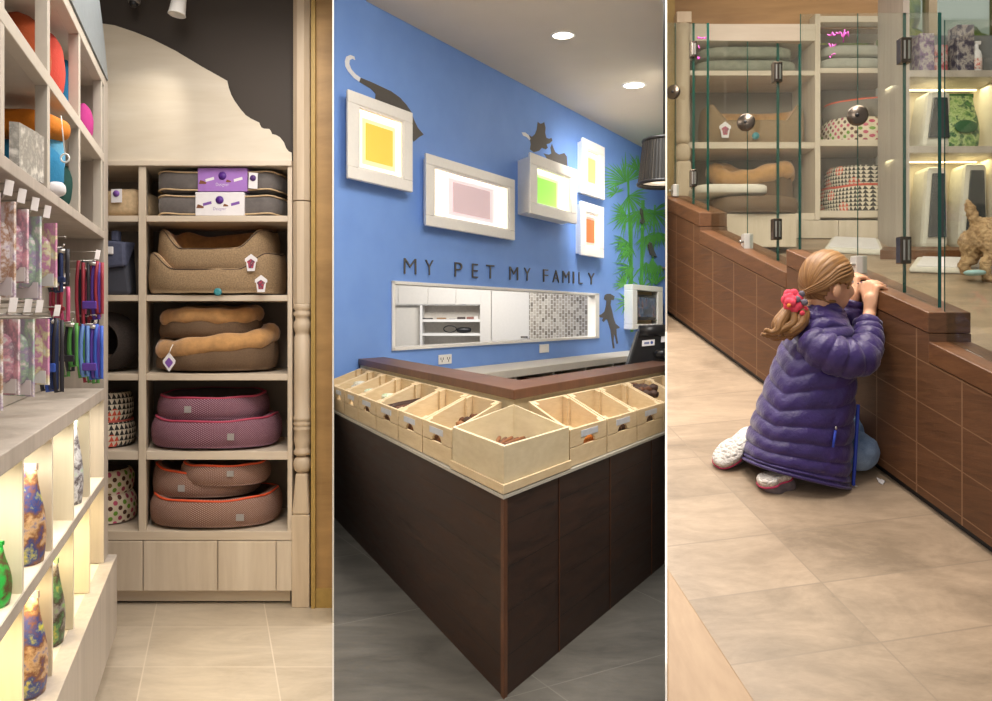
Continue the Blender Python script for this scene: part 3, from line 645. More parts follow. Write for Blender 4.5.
# =================================================================== BAY 2: corner counter with crates, blue wall
ROOM = 2
def C2(a, b, z): return V((.031 - .439 * a + .58 * b, 3.141 + a + b, z))
def pb(a0, a1, b0, b1, z0, z1, g=None):
    return (g or G()).par(C2(a0, b0, z0), C2(a1, b0, z0) - C2(a0, b0, z0), C2(a0, b1, z0) - C2(a0, b0, z0), (0, 0, z1 - z0))
def PW(px, py, t=0.0, A=3.30):                       # point on the blue wall (t in front of it) seen at a pixel
    a = A - t; d = px - PX0
    b = (d * (3.141 + a) - F * (.031 - .439 * a)) / (F * .58 - d)
    Y = 3.141 + a + b
    return C2(a, b, CZ - (py - PY0) * Y / F)
def bw(px, t=0.0):
    a = 3.3 - t; d = px - PX0; return (d * (3.141 + a) - F * (.031 - .439 * a)) / (F * .58 - d)
fl = tilefloor('grey_tiles', '#4b4945', '#68655f', '#77746e', 1.05, 1.05, .3, .45, .45, radians(-30))
g = G(); g.box(-3.2, 4.2, 1.0, 15, -.1, 0); struct('floor_middle', g, fl)
blue = NT('blue_wall_paint'); n_ = blue.noise(blue.coord(), 3, 3); blue.base(blue.ramp(n_, [(.3, '#7299de'), (.7, '#789fe2')])); blue.rough(.55)
B0, B1, WT = -.4, 8.2, .16
ob0, ob1, oz0, oz1 = bw(391.3), bw(598.2), 1.185, 1.82
g = G(); pb(3.3, 3.3 + WT, B0, ob0, 0, 5.1, g); pb(3.3, 3.3 + WT, ob1, B1, 0, 5.1, g); pb(3.3, 3.3 + WT, ob0, ob1, 0, oz0, g); pb(3.3, 3.3 + WT, ob0, ob1, oz1, 5.1, g)
struct('wall_blue', g, blue.m)
CZ2 = 4.23
g = G(); q = [C2(3.295, .5, CZ2), C2(3.295, 8.2, CZ2), C2(-6, 8.2, CZ2), C2(-2.4, .5, CZ2)]; g.prism(q, (0, 0, .9)); struct('ceiling_middle', g, plain('cream_ceiling', '#d8cdbd', .7, var=.02, scale=2))
# pass-through frame
fw = .03
win = thing('pass_through_frame', 'long white framed pass-through opening in the blue wall under the lettering', 'window frame', C2(3.2, (ob0 + ob1) / 2, oz0))
for nm, a in (('head', (ob0, ob1, oz1 - fw, oz1)), ('sill', (ob0, ob1, oz0, oz0 + fw)), ('jamb', (ob0, ob0 + .04, oz0, oz1)), ('jamb', (ob1 - .12, ob1, oz0, oz1))):
    obj(nm, pb(3.27, 3.3 + WT + .01, *a), M['white'], win, bev=.004)
# back office seen through it
YK = 12.6
def k2(px, py, Y=YK): return W(px, py, Y)
def kb(px0, px1, py0, py1, y0, y1, Y=YK):
    a = W(px0, py1, Y); b = W(px1, py0, Y); return G().box(a.x, b.x, Y + y0, Y + y1, a.z, b.z)
gw = plain('gloss_white', '#ddd8cf', .12, var=.02)
struct('wall_office', kb(372, 612, 262, 420, .5, .6), plain('office_wall', '#cfc8bd', .7))
ku = thing('office_cupboard', 'glossy white wall of cupboards and open shelves seen through the pass-through', 'cupboard', k2(440, 411))
for a, b in ((385, 398), (398.4, 427.8), (428.2, 455.8), (456.2, 481)):
    obj('upper_door', kb(a, b, 266, 304.3, -.02, .0), gw, ku, bev=.004)
obj('carcass_top', kb(385, 481, 264, 305.2, .003, .48), M['white'], ku)
obj('side_panel', kb(385, 393, 305, 411, 0, .48), gw, ku); obj('recess_panel', kb(393, 420, 305.5, 411, .12, .48), gw, ku)
obj('upright', kb(420, 422.3, 305.5, 411, -.005, .48), M['white'], ku); obj('back', kb(422.3, 480, 305.5, 411, .44, .48), plain('office_back', '#d6cfc5', .5), ku)
for y in (319.3, 333.2, 349): obj('open_shelf', kb(422.4, 479.8, y, y + 2.6, .0, .43), M['white'], ku)
obj('tall_panel', kb(480, 491, 264, 411, -.01, .48), gw, ku)
for i, (px, w, h, c, nm) in enumerate(((427, 10, 1.2, '#3a3634', 'black flat tray'), (441, 9, 1.6, '#9c7a58', 'tan box'), (452, 6, 1, '#b7b2ac', 'pale box'), (461, 8, 2.3, '#4a3c36', 'dark box'), (470, 7, 2.4, '#8a5a50', 'reddish box'), (476, 4, 3, '#d8d2cc', 'white tub'))):
    solo('small_box', kb(px - w / 2, px + w / 2, 319.2 - h, 319.2, .05, .2), plain('office_item%d' % i, c, .6), '%s on the upper open shelf of the white cupboard' % nm, 'box', 'clutter on the office shelf', bev=.005)
ap = thing('hand_clipper', 'black clipper with looped cable on the middle open shelf', 'clipper', k2(464, 333.1))
g = G(); g.ell(k2(464, 330, YK + .1), (.12, .06, .045), 20, 12, 0, .7); obj('clipper_body', g, M['black'], ap)
cc_ = k2(450, 329, YK + .1); g = G(); g.tube([cc_ + V((.1 * cos(a), 0, .052 * sin(a))) for a in [2 * pi * i / 24 for i in range(24)]], .009, 6, 0, True); obj('cable_loop', g, M['black'], ap)
solo('paper_pile', kb(462, 474, 346.3, 348.9, .05, .3), M['card'], 'white paper pile on the lowest open shelf of the cupboard', 'papers')
dr = struct('door_1', kb(491.6, 529, 262, 411, -.03, .02), gw); dr['_l'] = [0, 0, 0]
g = G(); q = k2(527, 337, YK - .03); g.tube([q, q + V((0, -.06, 0)), q + V((-.1, -.07, 0))], .012, 8); obj('door_handle', g, M['darkchrome'], dr)
solo('door_closer', kb(528, 533, 285, 290, -.16, -.035), M['chrome'], 'grey metal box at the top corner of the office door', 'door closer', bev=.006)
# mosaic wall
mo = NT('mosaic_tiles'); s_ = mo.sep(mo.mapping(mo.coord(), (1, 1, 1)))
tx, tz = .045, .082
ix = mo.math('FLOOR', mo.math('DIVIDE', s_[0], tx)); zs = mo.math('ADD', s_[2], mo.math('MULTIPLY', mo.math('FLOORED_MODULO', ix, 2.0), tz / 2))
iy = mo.math('FLOOR', mo.math('DIVIDE', zs, tz)); wn = mo.node('ShaderNodeTexWhiteNoise', noise_dimensions='2D'); mo.l.new(mo.comb(ix, iy), wn.inputs['Vector'])
ln = mo.math('MAXIMUM', mo.math('LESS_THAN', mo.math('PINGPONG', s_[0], tx / 2), .004), mo.math('LESS_THAN', mo.math('PINGPONG', zs, tz / 2), .006))
mo.base(mo.mix(ln, mo.ramp(wn.outputs[0], [(0, '#9a8f7f'), (.35, '#b3a898'), (.65, '#857b6d'), (.82, '#c4baa9')], 'CONSTANT'), lin('#ddd6c8'))); mo.rough(.25)
struct('wall_mosaic', kb(529.2, 612, 262, 411, -.02, .1), mo.m)
# light boxes on the wall
def lightbox(lab, px0, px1, pt0, pt1, pb0, pb1, t, fwid, col, depth, k=.0, off=0.0):
    b0, b1 = bw(px0, t), bw(px1, t); zt = (PW(px0, pt0, t).z + PW(px1, pt1, t).z) / 2; zb = (PW(px0, pb0, t).z + PW(px1, pb1, t).z) / 2
    a1 = 3.298; a0 = 3.3 - t
    th = thing('light_box', lab, 'light box', C2(a0, (b0 + b1) / 2, zb), 'white light boxes on the blue wall')
    ins = .03
    h = fwid * (b1 - b0) if fwid < 1 else fwid; fz = fwid * .62; fb = fwid * .72; gp2 = .016
    for nm, q in (('frame_rail', (b0, b1, zt - fz, zt)), ('frame_rail', (b0, b1, zb, zb + fz)), ('frame_stile', (b0, b0 + fb, zb + fz, zt - fz)), ('frame_stile', (b1 - fb, b1, zb + fz, zt - fz))):
        obj(nm, pb(a0, a0 + .05, *q), M['white'], th, bev=.006)
    e = fb - .004; ez = fz - .004
    for q in ((b0 + e, b1 - e, zt - ez - .02, zt - ez), (b0 + e, b1 - e, zb + ez, zb + ez + .02), (b0 + e, b0 + e + .025, zb + ez + .02, zt - ez - .02), (b1 - e - .025, b1 - e, zb + ez + .02, zt - ez - .02)):
        obj('inner_bead', pb(a0 + .012, a0 + .06, *q), M['white'], th, bev=.004)
    for q in ((b0 + ins, b1 - ins, zt - ins - .02, zt - ins), (b0 + ins, b1 - ins, zb + ins, zb + ins + .02), (b0 + ins, b0 + ins + .02, zb + ins + .02, zt - ins - .02), (b1 - ins - .02, b1 - ins, zb + ins + .02, zt - ins - .02)):
        obj('box_side', pb(a0 + .05, a1, *q), M['white'], th)
    li = emit('lining_glow_' + lab[:6], '#fff6e4', .95); cm = emit('panel_glow_' + lab[:6], col, .42)
    i2 = ins + .02; D = a0 + .05 + depth
    # lit lining: four inner walls, then the coloured back panel
    for q in ((b0 + i2, b1 - i2, zt - i2 - .012, zt - i2), (b0 + i2, b1 - i2, zb + i2, zb + i2 + .012), (b0 + i2, b0 + i2 + .012, zb + i2 + .012, zt - i2 - .012), (b1 - i2 - .012, b1 - i2, zb + i2 + .012, zt - i2 - .012)):
        obj('lit_lining', pb(a0 + .052, D, *q), li, th)
    obj('lit_back', pb(D, D + .01, b0 + i2, b1 - i2, zb + i2, zt - i2), li, th)
    wI, hI = (b1 - b0) * .26, (zt - zb) * .24
    for q, (wk, hk) in enumerate(((.2, .18), (.245, .23), (.29, .28))):  # paler, brighter outer plates imitate the soft edge of the glow
        cc = lin(col); f = (.34, .67, 1.0)[q]; cq = tuple(1 + (x - 1) * f for x in cc[:3])
        wI, hI = (b1 - b0) * wk, (zt - zb) * hk; dd = D - .03 - .012 * q
        obj('glow_step', pb(dd - .01, dd, b0 + wI, b1 - wI, zb + hI, zt - hI), emit('panel_glow_%d_' % q + lab[:6], cq, .42 + .14 * (2 - q)), th, bev=.004)
    cxm = .16
    return th
lightbox('portrait white light box glowing yellow, leftmost on the blue wall', 347.7, 412.8, 91, 110.7, 178.9, 190.8, .15, .16, '#f4c052', .085)
lightbox('wide landscape white light box glowing pale lilac', 426, 515, 156.7, 176.5, 228.3, 237.5, .13, .16, '#cdb4b8', .07)
lightbox('white light box glowing green with deep grey side', 530.3, 577, 149.9, 171.4, 214, 223.2, .34, .2, '#98e560', .2)
lightbox('small upright white light box glowing yellow, right of the green one', 582.8, 604.8, 137.3, 147.2, 194.2, 198.6, .16, .2, '#f0d870', .09)
lightbox('small upright white light box glowing orange red, below small yellow one', 581, 604, 201, 207, 255, 258, .16, .2, '#ee6434', .09)
# decals
dgrey = plain('grey_vinyl', '#55504b', .5, 0.0, var=.05); dgreen = plain('green_vinyl', '#5aa848', .5, var=.12, scale=6)
glint = plain('white_glint', '#e9eaee', .3, .1)  # white tone paints in light reflected off the grey tails
dv = C2(1, 0, 0) - C2(0, 0, 0)
def decal(pts, t=.006, sc=None): 
    g = G()
    for poly in pts: g.prism([PW(x, y, t) for x, y in poly], dv * (t - .0005))
    return g
def zr4(l): return [(330 + x * .3407, y * .3407) for x, y in l]
def zr6(l): return [(510 + x * .2283, 110 + y * .2283) for x, y in l]
cat = thing('wall_decal', 'grey cat silhouette with silver painted on its tail, stretching behind yellow light box', 'wall decal', PW(385, 110))
tail_l = [(44, 178), (48, 166), (60, 161), (72, 166), (74, 176), (66, 172), (58, 176), (57, 188), (63, 203), (76, 218), (90, 228), (86, 240), (70, 228), (54, 210), (45, 194)]
g = decal([zr4(tail_l)]); obj('tail', g, glint, cat)
body = [(90, 228), (120, 240), (150, 254), (180, 268), (205, 286), (225, 308), (240, 330), (246, 350), (258, 375), (275, 395), (262, 402), (246, 416), (230, 380), (200, 345), (160, 320), (132, 300), (134, 275), (120, 260), (86, 240)]
obj('cat_body', decal([zr4(body)]), dgrey, cat)
c2 = thing('wall_decal', 'grey silhouette of a kitten sitting up on the green light box', 'wall decal', PW(540, 150))
obj('kitten_body', decal([zr6([(85, 110), (96, 118), (110, 105), (118, 85), (122, 52), (132, 60), (142, 58), (150, 52), (156, 78), (154, 100), (160, 122), (172, 126), (182, 122), (186, 134), (174, 146), (160, 150), (166, 165), (158, 172), (140, 165), (128, 178), (105, 185), (88, 172), (92, 150)])]), dgrey, c2)
obj('tail', decal([zr6([(52, 98), (66, 98), (80, 108), (92, 128), (86, 132), (74, 118), (58, 112)])]), glint, c2)
c3 = thing('wall_decal', 'grey silhouette of a kitten on its back beside the sitting kitten', 'wall decal', PW(560, 160))
obj('kitten_body', decal([zr6([(148, 190), (170, 196), (182, 190), (178, 165), (184, 148), (190, 165), (198, 184), (215, 195), (238, 188), (250, 205), (252, 246), (240, 262), (200, 240), (165, 215)])]), dgrey, c3)
c4 = thing('wall_decal', 'grey dog silhouette standing on hind legs right of the pass-through', 'wall decal', PW(616, 320))
def z8(l): return [(600 + x * .1713, 260 + y * .1713) for x, y in l]
obj('dog_body', decal([z8([(28, 205), (40, 198), (60, 197), (86, 212), (80, 235), (66, 232), (62, 262), (72, 300), (82, 345), (92, 372), (116, 392), (112, 398), (96, 402), (98, 440), (106, 486), (98, 490), (90, 450), (84, 430), (80, 470), (86, 515), (76, 516), (70, 470), (62, 410), (44, 350), (36, 345), (22, 362), (12, 352), (20, 338), (0, 334), (-4, 322), (10, 316), (28, 300), (36, 262), (38, 238), (24, 228)])]), dgrey, c4)
pal = thing('wall_decal', 'large green bamboo palm silhouette on blue wall behind the drum lamp', 'wall decal', PW(636, 250))
rg = random.Random(11)
g = G(); zz = [0]
def frond(cx, cy, L, n, a0, a1, wd=.8):
    for i in range(n):
        a = radians(a0 + (a1 - a0) * (i + rg.uniform(-.3, .3)) / max(1, n - 1)); l = L * rg.uniform(.7, 1.1); dx, dy = cos(a), -sin(a); nx, ny = -dy, dx
        m = .5; sag = l * .12
        zz[0] += 1; t = .004 + .00006 * zz[0]
        g.prism([PW(cx, cy, t), PW(cx + dx * l * m + nx * wd, cy + dy * l * m + ny * wd, t), PW(cx + dx * l, cy + dy * l + sag, t), PW(cx + dx * l * m - nx * wd, cy + dy * l * m - ny * wd, t)], dv * .003)
for x0, y0, x1, y1, w in ((632, 332, 631, 215, 1.5), (641.5, 288, 643, 200, 1.7), (631, 300, 628, 170, 1.0), (652, 285, 655, 205, .8)):
    zz[0] += 1; g.prism([PW(x0 - w, y0, .003), PW(x0 + w, y0, .003), PW(x1 + w, y1, .003), PW(x1 - w, y1, .003)], dv * .0025)
for f in ((626, 182, 32, 22, 20, 200), (640, 172, 24, 14, 30, 150), (628, 196, 24, 14, -120, 30), (640, 210, 24, 18, -160, 0), (616, 193, 12, 9, 20, 220), (653, 212, 22, 18, -180, 40), (627, 216, 20, 12, 120, 260), (628, 242, 18, 12, -210, -60), (632, 250, 20, 8, 150, 250), (646, 236, 18, 14, -150, 20), (658, 232, 16, 12, -140, -20), (634, 268, 22, 10, 160, 250), (642, 290, 18, 9, -30, 180), (652, 258, 20, 10, -110, -60), (656, 285, 18, 9, 40, 140), (626, 285, 16, 8, 90, 200), (628, 302, 16, 7, 100, 260), (646, 262, 22, 8, -130, -40), (660, 265, 14, 7, -160, -40)):
    frond(*f)
obj('palm_leaves', g, dgreen, pal)
for lab, q in (('upper small grey bird silhouette on the palm stem', [(575, 430), (584, 440), (586, 470), (592, 490), (582, 500), (574, 492), (580, 470), (574, 450)]), ('lower grey bird silhouette perched among the palm leaves', [(608, 590), (614, 578), (622, 584), (626, 600), (636, 625), (645, 645), (630, 638), (618, 634), (612, 612)])):
    solo('wall_decal', decal([zr6(q)], .04), dgrey, lab, 'wall decal')
# lettering
wl = thing('wall_lettering', 'grey raised lettering reading MY PET MY FAMILY on the blue wall', 'lettering', PW(500, 275))
lt = plain('grey_letters', '#555049', .45)
for ch, x0, x1 in (('M', 218, 254), ('Y', 281, 304), ('P', 367, 389), ('E', 418, 435), ('T', 460, 483), ('M', 528, 553), ('Y', 571, 589), ('F', 627, 641), ('A', 655, 674), ('M', 684, 704), ('I', 714, 717.5), ('L', 731, 742), ('Y', 759, 777)):
    xa, xb = 330 + x0 * .3407, 330 + x1 * .3407
    def top(px): return 258 + (px - 404.3) * (273.3 - 258) / (594 - 404.3)
    def bot(px): return 273.6 + (px - 404.3) * (284.5 - 273.6) / (594 - 404.3)
    vs, fs = text_shape(ch); g = G(); n = len(vs)
    P = []
    for u, v in vs:
        px = xa + (xb - xa) * u; P.append(PW(px, bot(px) + (top(px) - bot(px)) * v, .02))
    g.add(P, fs); g.add([p + dv * .018 for p in P], [f[::-1] for f in fs])
    from collections import Counter
    ec = Counter(); 
    for f in fs:
        for i in range(len(f)): ec[tuple(sorted((f[i], f[(i + 1) % len(f)])))] += 1
    for f in fs:
        for i in range(len(f)):
            a, b = f[i], f[(i + 1) % len(f)]
            if ec[tuple(sorted((a, b)))] == 1: g.add([P[b], P[a], P[a] + dv * .018, P[b] + dv * .018], [[0, 1, 2, 3]])
    obj('letter', g, lt, wl)
# outlets
for px0, px1, y0, y1, lab, n in ((438, 451, 355, 364.6, 'white double power outlet below left part of pass-through', 2), (539, 548.3, 344.5, 353, 'white blank wall plate below right part of pass-through', 0)):
    a, b = bw(px0), bw(px1); z0 = PW(px0, y1).z; z1 = PW(px0, y0).z
    t = thing('power_outlet' if n else 'wall_plate', lab, 'power outlet' if n else 'wall plate', C2(3.28, (a + b) / 2, z0)); obj('plate', pb(3.28, 3.298, a, b, z0, z1), M['white'], t, bev=.004)
    for i in range(n):
        for j in range(3):
            bb = a + (b - a) * (.25 + .5 * i) + (j - 1) * .018; zc = z0 + (z1 - z0) * (.5 + (.1 if j != 1 else -.15)); obj('socket_slot', pb(3.276, 3.282, bb - .004, bb + .004, zc - .012, zc + .012), M['black'], t)
# wall counter with cubbies
sb = thing('wall_shelf', 'low white bench shelf with cubbies along the blue wall', 'shelf', C2(3.0, 3, 0))
B2 = 6.9
obj('top_slab', pb(2.62, 3.296, .75, B2, .885, .965), M['offwhite'], sb, bev=.006)
obj('plinth', pb(2.75, 3.296, .75, B2, 0, .5), M['offwhite'], sb); obj('cubby_back', pb(3.2, 3.296, .75, B2, .5, .885), M['darkback'], sb)
for i in range(8): 
    b = .76 + i * .76; obj('cubby_divider', pb(2.66, 3.2, b, b + .04, .5, .885), M['offwhite'], sb)
cols = ['#8f3a2e', '#a84a38', '#d9d4cc', '#7f8590', '#c23a34', '#4a4a52', '#d8c9b0', '#96402f', '#556a58', '#c9c4bd']
for i in range(14):
    b = .76 + .76 * (i // 2) + .1 + .29 * (i % 2)
    h = rg.uniform(.24, .33)
    g = pb(2.74, 2.98, b, b + .16, .501, .501 + h); cn = ('brick red', 'terracotta', 'white', 'grey', 'scarlet', 'charcoal', 'cream', 'rust', 'sage', 'pale grey')[i % 10]
    solo('stock_box', g, printed('stock%d' % i, [cols[i % 10], cols[(i * 3 + 2) % 10], cols[i % 10]], 12), '%s stock box in cubby under the wall shelf, number %s from the left' % (cn, ['one', 'two', 'three', 'four', 'five', 'six', 'seven', 'eight', 'nine', 'ten', 'eleven', 'twelve', 'thirteen', 'fourteen'][i]), 'box', 'stock boxes in the wall shelf', bev=.004)
# screen in a white frame
t_ = .22; a0 = 3.3 - t_
def fr(px0, px1, pyt, pyb): return bw(px0, t_), bw(px1, t_), PW((px0 + px1) / 2, pyb, t_).z, PW((px0 + px1) / 2, pyt, t_).z
sc_ = thing('framed_screen', 'white deep frame around a dark wall screen at far right of blue wall', 'screen', PW(648, 330, .2))
b0, b1, z0, z1 = fr(632.5, 663, 285.5, 329)
ib0, ib1, iz0, iz1 = fr(637.5, 658, 291, 324)
for q in ((b0, b1, iz1, z1), (b0, b1, z0, iz0), (b0, ib0, iz0, iz1), (ib1, b1, iz0, iz1)): obj('frame_side', pb(a0, 3.298, *q), M['white'], sc_, bev=.01)
obj('frame_back', pb(3.24, 3.296, ib0, ib1, iz0, iz1), M['beige'], sc_)
sm = NT('screen_picture'); n_ = sm.noise(sm.coord(), 5, 4); cr = sm.ramp(n_, [(.35, '#20242e'), (.5, '#3a4a5e'), (.62, '#5a4a4a'), (.7, '#222832')]); sm.base(cr); sm.l.new(cr, sm.b.inputs['Emission Color']); sm.b.inputs['Emission Strength'].default_value = .5; sm.rough(.2)
s0, s1, sz0, sz1 = fr(638, 657.6, 295, 320)
obj('screen_bezel', pb(a0 + .03, a0 + .1, s0, s1, sz0, sz1), M['black'], sc_, bev=.005); obj('screen', pb(a0 + .024, a0 + .031, s0 + .05, s1 - .05, sz0 + .05, sz1 - .04), sm.m, sc_)
g = pb(3.26, 3.298, bw(660.5), bw(665), PW(662, 268.5).z, PW(662, 267).z); solo('picture_rail', g, M['chrome'], 'thin metal rail on blue wall above the framed screen', 'rail')
# counter
dkl = NT('dark_timber_cladding'); co = dkl.coord(); s_ = dkl.sep(co); m_ = dkl.mapping(co, (1, 1, 8))
n1 = dkl.noise(m_, 3, 6, .6, .8); base = dkl.ramp(n1, [(.3, '#25150f'), (.7, '#3c251b')])
hl = dkl.math('LESS_THAN', dkl.math('PINGPONG', dkl.math('ADD', s_[2], .021), .0875), .0022)
dkl.base(dkl.mix(hl, base, lin('#150b08'))); dkl.rough(dkl.math('MULTIPLY_ADD', n1, .3, .38)); dkl.bump(dkl.math('SUBTRACT', n1, dkl.math('MULTIPLY', hl, 2.0)), .25, .004)
led = wood('brown_ledge_timber', '#4f2f1d', '#6b432b', 5, (1, 1, .3), .42)
wenge = dkl.m
ct = thing('corner_counter', 'dark brown timber corner counter with raised ledge and crate tray', 'counter', C2(.2, .2, 0))
g = G(); g.prism([C2(0, 0, 0), C2(0, 2.6, 0), C2(.45, 2.6, 0), C2(.45, .45, 0), C2(3.295, .45, 0), C2(3.295, 0, 0)], (0, 0, .785)); obj('base_cladding', g, wenge, ct)
g = pb(-.006, .02, -.006, .02, 0, .785); obj('corner_trim', g, led, ct)
for b in (.43, .95, 1.5): obj('joint_strip', pb(-.004, .003, b, b + .005, .0, .78), led, ct)
g = G(); e = -.012; g.prism([C2(e, e, .785), C2(e, 2.6, .785), C2(.45, 2.6, .785), C2(.45, .45, .785), C2(3.295, .45, .785), C2(3.295, e, .785)], (0, 0, .014)); obj('tray_shelf', g, plain('pale_laminate_edge', '#b8b4aa', .5), ct)
g = G(); g.prism([C2(.43, .43, .799), C2(.43, 2.6, .799), C2(.47, 2.6, .799), C2(.47, .47, .799), C2(3.295, .47, .799), C2(3.295, .43, .799)], (0, 0, .285)); obj('crate_backboard', g, plain('ply_back', '#cdbd9b', .6), ct)
g = G(); g.prism([C2(.41, .41, 1.084), C2(.41, 2.7, 1.084), C2(.717, 2.7, 1.084), C2(.717, .717, 1.084), C2(3.295, .717, 1.084), C2(3.295, .41, 1.084)], (0, 0, .05)); obj('ledge_top', g, led, ct, bev=.004)
g = G(); g.prism([C2(.66, .66, .0), C2(.66, 2.6, 0), C2(.7, 2.6, 0), C2(.7, .7, 0), C2(3.295, .7, 0), C2(3.295, .66, 0)], (0, 0, 1.084)); obj('inner_cladding', g, wenge, ct)
obj('worktop', pb(.7, 1.5, .9, 2.6, .72, .75), M['offwhite'], ct); obj('worktop_leg', pb(1.4, 1.45, 1.0, 2.5, 0, .72), M['offwhite'], ct)
# crates
pine = wood('raw_pine', '#c9b18a', '#dcc8a6', 7, (.4, .4, 2.5), .6); ply = wood('birch_ply', '#c6b695', '#d8caac', 3, (1, 1, 3), .6); 
lblm = plain('label_card', '#c6ccd8', .5)
def crate(lab, side, s0, s1, idx):
    def Q(s, d, z): return C2(s, d, z) if side == 'L' else C2(d, s, z)
    z0, zf, zb = .8, .975, 1.062; tk = .018; dF, dB = .004, .405
    t = thing('crate', lab, 'crate', Q((s0 + s1) / 2, .2, z0), 'pine crates along the counter')
    s0 += .006; s1 -= .006
    def hx(sa, sb, da, db, za0, za1, zb0, zb1):   # z differs from front (a) to back (b)
        g = G(); g.hexa([Q(sa, da, za0), Q(sb, da, za0), Q(sb, db, zb0), Q(sa, db, zb0), Q(sa, da, za1), Q(sb, da, za1), Q(sb, db, zb1), Q(sa, db, zb1)]); return g
    zm = z0 + (zf - z0) * .5
    L = s1 - s0; pts = [(s0, zm + .003), (s0 + L * .32, zm + .003)]
    for i in range(9): 
        a = pi - pi * i / 8; pts.append((s0 + L * (.5 + .16 * cos(a)), zm + .006 + .032 * sin(a)))
    pts += [(s0 + L * .68, zm + .003), (s1, zm + .003), (s1, zf), (s0, zf)]
    g = G(); vec = Q(0, tk, 0) - Q(0, 0, 0); g.prism([Q(s, dF, z) for s, z in pts], vec); f = obj('front_board', g, pine, t, bev=.002)
    if f:
        sub_of(f, t); g = G(); g.par(Q(s0 + L * .28, dF - .003, zf - .048), Q(L * .46, 0, 0) - Q(0, 0, 0), Q(0, .003, 0) - Q(0, 0, 0), (0, 0, .03)); obj('label_card', g, lblm, f)
    obj('front_slat', hx(s0, s1, dF, dF + tk, z0 + .003, zm, z0 + .003, zm), pine, t, bev=.002)
    for sa in (s0, s1 - tk): 
        obj('side_board', hx(sa, sa + tk, dF + tk, dB - tk, z0 + .003, zf - .002, z0 + .003, zb - .002), pine, t, bev=.002)
    obj('back_board', hx(s0, s1, dB - tk, dB, z0 + .003, zb - .002, z0 + .003, zb), pine, t)
    obj('crate_floor', hx(s0 + tk, s1 - tk, dF + tk, dB - tk, z0 + .003, z0 + .045, z0 + .003, z0 + .11), pine, t)
    for sa in (s0 + tk, s1 - tk - .03):
        obj('corner_post', hx(sa, sa + .03, dB - tk - .05, dB - tk, z0 + .1, zb - .01, z0 + .1, zb - .002), pine, t); obj('corner_post', hx(sa, sa + .03, dF + tk, dF + tk + .04, z0 + .04, zf - .004, z0 + .04, zf + .006), pine, t)
    return Q
lefts = [.5355, .9296, 1.3225, 1.75, 2.16, 2.52, 2.86, 3.2]; rights = [.532, .924, 1.303, 1.690, 2.07, 2.4]
ordn = ['first', 'second', 'third', 'fourth', 'fifth', 'sixth', 'seventh']
QL = [crate('slatted pine crate on the left run of counter, %s from the corner bin' % ordn[i], 'L', lefts[i], lefts[i + 1], i) for i in range(7)]
QR = [crate('slatted pine crate on the right run of counter, %s from the corner bin' % ordn[i], 'R', rights[i], rights[i + 1], 10 + i) for i in range(len(rights) - 1)]
# corner bin
cb = thing('corner_bin', 'large plain plywood bin at the outer corner of the counter', 'crate', C2(.2, .2, .8), 'pine crates along the counter')
def quad(d): return [C2(d, d, .803), C2(.53 - d * .6, d, .803), C2(.405 - d * .5, .405 - d * .5, .803), C2(d, .526 - d * .6, .803)]
o_ = quad(.002); i_ = quad(.022)
zt = [.987, .99, 1.064, .99]
for k, nm in enumerate(('front_board', 'side_board', 'side_board', 'front_board')):
    j = (k + 1) % 4; up = lambda p, z: V((p.x, p.y, z))
    g = G(); g.hexa([o_[k], o_[j], i_[j], i_[k], up(o_[k], zt[k]), up(o_[j], zt[j]), up(i_[j], zt[j]), up(i_[k], zt[k])]); obj(nm, g, ply, cb)
g = G(); g.prism(i_, (0, 0, .05)); obj('bin_floor', g, ply, cb)
for a in (pb(-.012, .0, -.012, .535, .803, .84), pb(.0, .535, -.012, .0, .803, .84)): obj('lower_batten', a, pine, cb, bev=.002)
# dog chews in the crates
brown = [plain('chew_brown%d' % i, c, .6, var=.25, scale=40, bump=.4) for i, c in enumerate(('#5a341f', '#7a4a28', '#3c2418', '#8a5c34'))]
def stick(c, L, ang, r, m, lab, grp, lump=0.0, tilt=0.0):
    d = V((cos(ang), sin(ang), tilt)) * L; g = G(); n = 7
    pts = [c + d * (i / (n - 1) - .5) + V((0, 0, lump * .6 * sin(i * 2.1))) for i in range(n)]
    g.tube(pts, [r * (1 + (.5 * lump / .01) * abs(sin(i * 1.7)) if lump else (1 if 0 < i < n - 1 else .8)) for i in range(n)], 8)
    return solo('dog_chew', g, m, lab, 'dog chew', grp)
for i in range(6):
    q = C2(.27 + .02 * i, .34 - .02 * i, .91 + .004 * (i % 2)); stick(q, .22, radians(60 + 5 * i), .01, brown[i % 2], 'thin brown chew stick in the plywood corner bin', 'chew sticks in the corner bin')
for i in range(9):
    q = C2(.62 + .03 * (i % 5) + .05, .24 + .03 * (i // 5) + .012 * i, .93 + .012 * (i % 3)); stick(q, .13, rg.uniform(0, 3), .016, brown[i % 4], 'knotted brown chew in first crate left of the corner bin', 'knotted chews in the first left crate', .008)
for i in range(7):
    q = C2(1.43 + .035 * i, .2 + .012 * (i % 3), .95 + .012 * (i % 2)); stick(q, .4, radians(60 + 3 * (i % 3)), .016, brown[(2, 0, 2)[i % 3]], 'long dark chew in third crate left of the corner bin', 'long dark chews in the third left crate')
for i in range(3):
    q = C2(1.0 + .06 * i, .22, .88 + .004 * i); stick(q, .3, radians(58), .009, brown[2], 'thin dark stick in second crate left of the corner bin', 'sticks in the second left crate')
orange = plain('orange_chew', '#c9782e', .6, var=.2, bump=.3)
for i in range(8):
    q = C2(.12 + .035 * i, .6 + .05 * (i % 3) + .02, .9 + .014 * (i % 2)); stick(q, .1, rg.uniform(0, 3), .022, orange, 'chunky orange chew in first crate right of the corner bin', 'orange chews in the first right crate')
